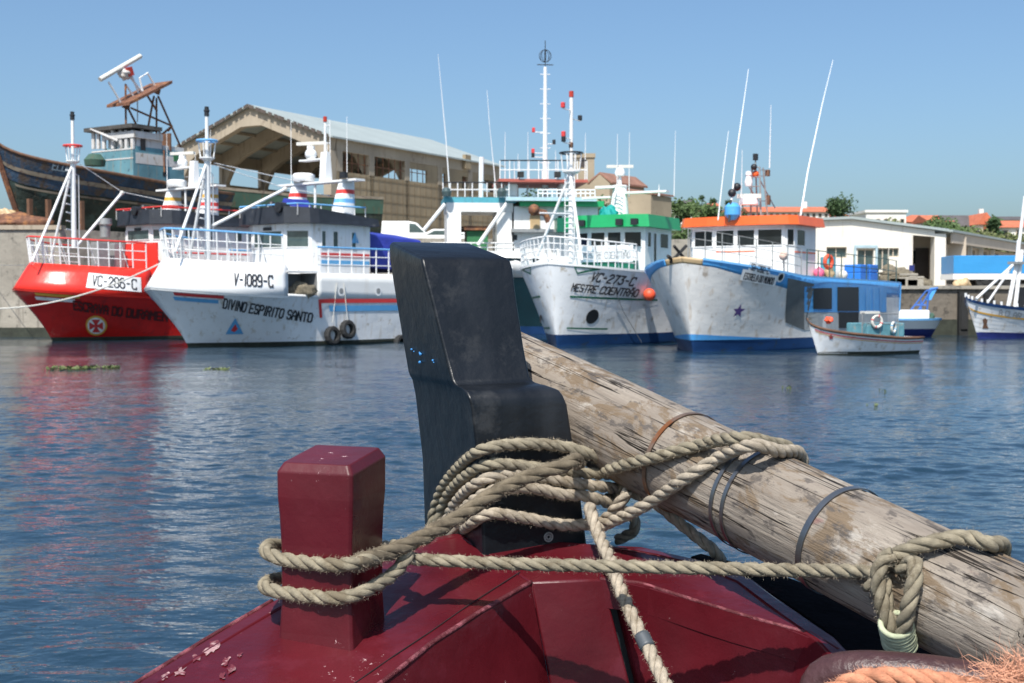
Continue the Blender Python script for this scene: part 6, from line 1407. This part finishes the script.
# ---------------------------------------------------------------- ropes
def catmull(pts, step):
    P_ = [V(p) for p in pts]; P_ = [P_[0]*2-P_[1]]+P_+[P_[-1]*2-P_[-2]]; out = []
    for i in range(1, len(P_)-2):
        a, b, c, d = P_[i-1:i+3]; n = max(2, int((c-b).length/step*1.3))
        for j in range(n):
            t = j/n; out.append(.5*((2*b)+(c-a)*t+(2*a-5*b+4*c-d)*t*t+(3*b-a-3*c+d)*t**3))
    out.append(P_[-2]); L_ = sum((q-p).length for p, q in zip(out, out[1:])); return resamp(out, max(4, int(L_/step)))
def rope(pts, r, name, label, m, parent=None, lay=.078, fuzz=2200, seed=1, strands=3, step=.0045, phase=0.):
    C_ = catmull(pts, step); mb = MB(); fz = MB(); rnd = random.Random(seed); n = len(C_); up = None; fr = []
    for i in range(n):
        t = (C_[min(i+1, n-1)]-C_[max(i-1, 0)]).normalized()
        up = t.orthogonal().normalized() if up is None else up
        up = (up-t*up.dot(t)).normalized(); fr.append((C_[i], t, up, t.cross(up)))
    rs = r*.55; ro = r*.50; k = 9
    for s_ in range(strands):
        base = len(mb.v); d = 0
        for i, (c, t, u, v) in enumerate(fr):
            if i: d += (c-fr[i-1][0]).length
            a = 2*math.pi*(s_/strands+d/lay)+phase; rad = u*math.cos(a)+v*math.sin(a); tan = (v*math.cos(a)-u*math.sin(a))*(2*math.pi*ro/lay)+t; tan.normalize()
            q = tan.cross(rad).normalized(); wob = 1+.07*NZ.noise(c*60+V((s_*9, 0, 0)))
            cc = c+rad*ro*wob
            for j in range(k): b = 2*math.pi*j/k; mb.v.append(cc+(rad*math.cos(b)*.92+q*math.sin(b)*1.04)*rs*wob)
        for i in range(n-1):
            for j in range(k): A_ = base+i*k+j; B_ = base+i*k+(j+1) % k; mb.f.append((A_, B_, B_+k, A_+k)); mb.m.append(0)
        mb.f += [tuple(base+j for j in range(k)), tuple(base+(n-1)*k+j for j in range(k))]; mb.m += [0, 0]
    L_ = n*step
    for i in range(int(fuzz*L_)):
        c, t, u, v = rnd.choice(fr); a = rnd.uniform(0, 6.28); rad = u*math.cos(a)+v*math.sin(a)
        p = c+rad*r*.98; l = rnd.uniform(.0015, .0045); d1 = (rad*rnd.uniform(.3, 1)+t*rnd.uniform(-1.2, 1.2)+u*rnd.uniform(-.5, .5)).normalized(); sd_ = t*.00016+u*.0001
        e = p+d1*l; e2 = e+(d1+t*rnd.uniform(-1, 1)).normalized()*l*.5
        fz.add([p-sd_, p+sd_, e+sd_*.6, e-sd_*.6, e2], [(0, 1, 2, 3), (3, 2, 4)])
    if parent is None:
        r_ = thing(name, label, 'rope', C_[0])
    else: r_ = parent
    mb.build('strands', m, r_, world=True, smooth=True)
    if fz.v:
        f = fz.build('loose_fibres', FIB if 'orange' not in label else FIBO, r_, world=True, keep=True); f['kind'] = 'stuff'
    return r_
def ropemat(name, c, dirtc, thr=.56):
    m = mat(name, c, .85, .32, 55, bump=.0014, dirt=dirtc, dscale=22, dthr=thr, bscale=700, spec=.2); return m
ROPE = ropemat('pale natural rope', (.37, .315, .245), (.25, .205, .15)); ROPEO = ropemat('greenish tan rope', (.26, .225, .162), (.17, .14, .095)); ROPED = ropemat('old dark rope', (.16, .13, .09), (.10, .08, .055)); ROPEG = ropemat('orange rope fibre', (.55, .24, .14), (.40, .16, .09))
FIB = mat('loose rope fibre', (.36, .30, .22), .9, .2, 50); FIBO = mat('loose orange fibre', (.60, .30, .19), .9, .2, 50)
RR_ = .0115
def A3(l): return [at(*p) for p in l]
# a: dark old rope, from two turns round the red post up across to the stem coil
fr1 = [(300, 548, 2.12), (274, 545, 2.02), (266, 549, 1.965), (273, 556, 1.935), (300, 562, 1.915), (335, 565, 1.888), (356, 563, 1.888), (385, 554, 1.945), (420, 539, 2.01), (460, 516, 2.09), (500, 490, 2.15), (540, 473, 2.185), (566, 465, 2.20), (576, 460, 2.24), (578, 464, 2.29)]
rope(A3(fr1[:8]), RR_, 'mooring_rope', 'tan rope turn high round the red post with strands showing', ROPEO, seed=11)
dark = rope(A3(fr1[6:]), .0138, 'mooring_rope', 'darkest thick old rope running diagonally from the red post up over the stem coil', ROPED, fuzz=5000, seed=12, lay=.13)
fr2 = [(300, 575, 2.12), (274, 580, 2.02), (265, 584, 1.965), (271, 590, 1.935), (300, 595, 1.915), (335, 598, 1.888), (358, 594, 1.892), (385, 580, 1.94), (400, 567, 1.97), (408, 553, 1.985), (400, 546, 2.01), (380, 548, 2.06)]
rope(A3(fr2), RR_, 'mooring_rope', 'tan rope turn low round the red post, near its foot', ROPEO, seed=13)
# b: long level rope from the post to the log
p_end = [onlog(845, 571, RR_*1.0)[0], onlog(874, 573, RR_*1.0)[0], onlog(884, 583, RR_*1.05)[0], onlog(886, 605, RR_*1.05)[0], onlog(893, 628, RR_*1.05)[0], onlog(899, 645, RR_*1.2)[0]]
rope(A3([(392, 552, 2.01), (410, 558, 2.0), (450, 561, 2.0), (520, 564, 1.985), (600, 566, 1.96), (700, 568, 1.90), (780, 570, 1.85)])+p_end, RR_*.95, 'mooring_rope', 'long level tan rope stretched from the red post across to the log', ROPEO, seed=14)
# coil round the stem: helper gives the distance in front of the block for a pixel column
def YS(x):
    if x < 478: return SY-.018+(478-x)*.0058
    if x > 592: return SY+.062+(x-592)*.0022
    return SY-.024+(x-478)*.00078
def over(pts, y0, y1):
    """rope run with depths y0..y1 along the list, lifted clear of the log wherever the log is nearer"""
    out = []
    for i, (x, y) in enumerate(pts):
        f = i/(len(pts)-1); Yl = 1/((1-f)/y0+f/y1); p, s_ = onlog(x, y, RR_*1.02); axp = LA+ax*s_
        hit = abs((p-axp).length-lrad(clamp(s_, 0, LL))-RR_*1.02) < .004
        out.append(p if hit and p.y < Yl+.03 else at(x, y, Yl))
    return out
def coil(pts, lift=0.): return [at(x, y, YS(x)-lift-(o[0] if o else 0)) for x, y, *o in pts]
back = lambda y, dx=0: [at(600+dx, y, 2.56), at(520, y-2, 2.66), at(452, y+4, 2.62)]
rope([at(440, 552, 2.56)]+coil([(432, 528), (436, 505), (445, 484), (460, 466), (482, 450), (520, 444), (560, 446), (592, 455), (612, 466), (621, 478, .01), (619, 492, .0)])+[at(606, 500, 2.44)], RR_, 'coil_rope', 'topmost dull tan rope turn arching round the stem post', ROPEO, seed=21, fuzz=2600)
rope([at(452, 558, 2.58)]+coil([(438, 534), (441, 512), (450, 492), (466, 476), (490, 464), (530, 467), (570, 472, -.005), (600, 474, -.01)])+[at(630, 474, 2.42), at(640, 480, 2.5)], RR_, 'coil_rope', 'second rope turn from the top of the stem coil', ROPEO, seed=22, fuzz=2600)
rope([at(455, 560, 2.56)]+coil([(442, 540), (447, 520), (458, 500), (476, 484), (502, 475, .004), (540, 477), (580, 484), (605, 487), (630, 492)])+[at(655, 503, 2.30), at(676, 520, 2.28), at(697, 537, 2.26), at(712, 549, 2.25), at(722, 562, 2.28)], RR_, 'coil_rope', 'third turn of the stem coil, leaving right and down under the log', ROPE, seed=23, fuzz=2600)
rope([at(470, 566, 2.58)]+coil([(452, 543), (458, 520, .01), (472, 502, .012), (496, 490, .014), (530, 488, .012), (560, 494, .006), (590, 497), (612, 505), (632, 517)])+[at(634, 530, 2.42), at(618, 540, 2.46)], RR_, 'coil_rope', 'fourth pale turn of the stem coil crossing behind the hanging rope end', ROPE, seed=24, fuzz=2600)
rope([at(462, 532, 2.40)]+coil([(470, 524, .006), (490, 514, .004), (520, 517), (555, 524), (582, 525)])+[at(604, 520, 2.29), at(618, 505, 2.25), at(628, 492, 2.24)], RR_, 'coil_rope', 'lowest pale turn of the stem coil above the bolt', ROPE, seed=25, fuzz=2600)
def lp(s_, deg, lift=None): return LA+ax*s_+(lu*math.cos(R(deg))+lv*math.sin(R(deg)))*(lrad(s_)*1.02+(RR_*1.03 if lift is None else lift))
def wrap_end(px, py, ds, a0=-12): s0 = onlog(px, py)[1]; return [lp(s0+ds*k, a0-26*k) for k in (4, 3, 2, 1)]
yL = onlog(760, 470, 0)[0].y
rope(wrap_end(783, 448, -.016)+[onlog(770, 443, .013)[0]]+over([(745, 438), (720, 440), (700, 445), (680, 450), (660, 456), (640, 461), (622, 466), (606, 471)], yL, 2.36), RR_, 'coil_rope', 'darker of the two rope legs wrapped over the log', ROPEO, seed=26)
rope(wrap_end(792, 456, -.016)+[onlog(779, 451, .015)[0]]+over([(755, 445), (735, 450), (718, 458), (700, 469), (680, 482), (660, 496), (640, 508), (622, 517), (606, 524), (594, 530)], yL-.02, 2.29), RR_, 'coil_rope', 'brighter pale rope leg running from the stem coil over the log', ROPE, seed=27)
rope([at(592, 520, 2.31), at(590, 508, 2.24), at(592, 516, 2.21), at(599, 536, 2.17), at(610, 560, 2.10), at(620, 588, 2.03), at(634, 620, 1.97), at(650, 652, 1.92), at(668, 690, 1.85), at(690, 740, 1.78)], RR_, 'hanging_rope', 'pale rope end hanging from the coil over the red board with grey tape', ROPE, seed=28, fuzz=2600)
tp = catmull([at(620, 588, 2.03), at(634, 620, 1.97), at(650, 652, 1.92)], .004); i0 = min(range(len(tp)), key=lambda i: abs(proj(tp[i])[1]-641))
tag(MB().tube(tp[i0-3:i0+4], RR_*1.09, 14).build('tape_mark', mat('grey tape', (.07, .08, .09), .5), smooth=True), 'small grey tape band round the hanging rope end', 'tape')
# hitch on the log
rope([onlog(870, 590, .012)[0], onlog(884, 564, .014)[0], onlog(905, 551, .018)[0], onlog(930, 543, .02)[0], onlog(965, 537, .017)[0], onlog(990, 544, .016)[0]]+wrap_end(998, 550, -.016)[::-1], RR_*1.02, 'hitch_rope', 'tan hitch loop arching over the right part of the log', ROPEO, seed=31)
rope([onlog(893, 554, .03)[0], onlog(882, 562, .034)[0], onlog(878, 580, .03)[0], onlog(882, 605, .022)[0], onlog(890, 628, .018)[0], onlog(897, 648, .018)[0]], RR_, 'hitch_rope', 'left hanging leg of the log hitch', ROPEO, seed=32)
rope([onlog(900, 572, .012)[0], onlog(914, 562, .022)[0], onlog(914, 582, .022)[0], onlog(908, 608, .02)[0], onlog(903, 634, .018)[0], onlog(903, 650, .018)[0]], RR_, 'hitch_rope', 'right hanging leg of the log hitch', ROPEO, seed=33)
cw = onlog(898, 634, .016)[0]; wd_ = (onlog(901, 648, .016)[0]-onlog(895, 618, .016)[0]).normalized(); mb = MB()
for i in range(7): ring(mb, cw+wd_*(i-3)*.0062+V((0, 0, .0)), .0205, .0042, wd_+V((.12*(i % 3-1), .1, 0)), 26, 7)
tag(mb.build('rope_whipping', mat('pale green twine', (.40, .43, .29), .8, .25, 60, bump=.001, bscale=400), smooth=True), 'pale green twine whipping binding the two legs of the log hitch', 'twine')
# dark rail and the orange rope at the bottom right corner
rl = [at(812, 715, 1.62), at(824, 680, 1.62), at(852, 672, 1.60), at(900, 674, 1.58), at(960, 682, 1.56), at(1040, 700, 1.54)]
m = MB(); prof = catmull(rl, .012)
m.tube(prof, .026, 16, r2=.03); m.build('worn_rail', mat('dark worn purple brown timber', (.06, .026, .026), .38, .35, 14, bump=.003, dirt=(.15, .08, .06), dscale=12, dthr=.6), boat, world=True, smooth=True)
rope([at(800, 720, 1.50), at(835, 692, 1.49), at(865, 679, 1.48), (at(905, 678, 1.47)), at(945, 683, 1.46), at(985, 690, 1.45), at(1030, 694, 1.44), at(1080, 690, 1.43)], .0135, 'orange_rope', 'faded orange rope lying over the dark rail in the corner', ROPEG, fuzz=4500, seed=41, lay=.07)
rnd = random.Random(9); mb = MB(); c0 = at(1012, 672, 1.44)
for i in range(1300):
    a = rnd.gauss(0, 1); d = V((rnd.gauss(.1, .9), rnd.gauss(0, .6), rnd.gauss(.25, .75))).normalized(); p = c0+V((rnd.gauss(.012, .022), rnd.gauss(0, .012), rnd.gauss(-.012, .010))); l = rnd.uniform(.008, .03); q = d.orthogonal().normalized()*.00035
    e = p+d*l; e2 = e+(d+V((rnd.gauss(0, .6), rnd.gauss(0, .6), rnd.gauss(0, .6)))).normalized()*l*.6; mb.add([p-q, p+q, e+q, e-q, e2], [(0, 1, 2, 3), (3, 2, 4)])
fo = mb.build('frayed_orange_end', FIBO, keep=True); tag(fo, 'frayed fluffy orange rope tuft at the right edge corner', 'frayed rope')
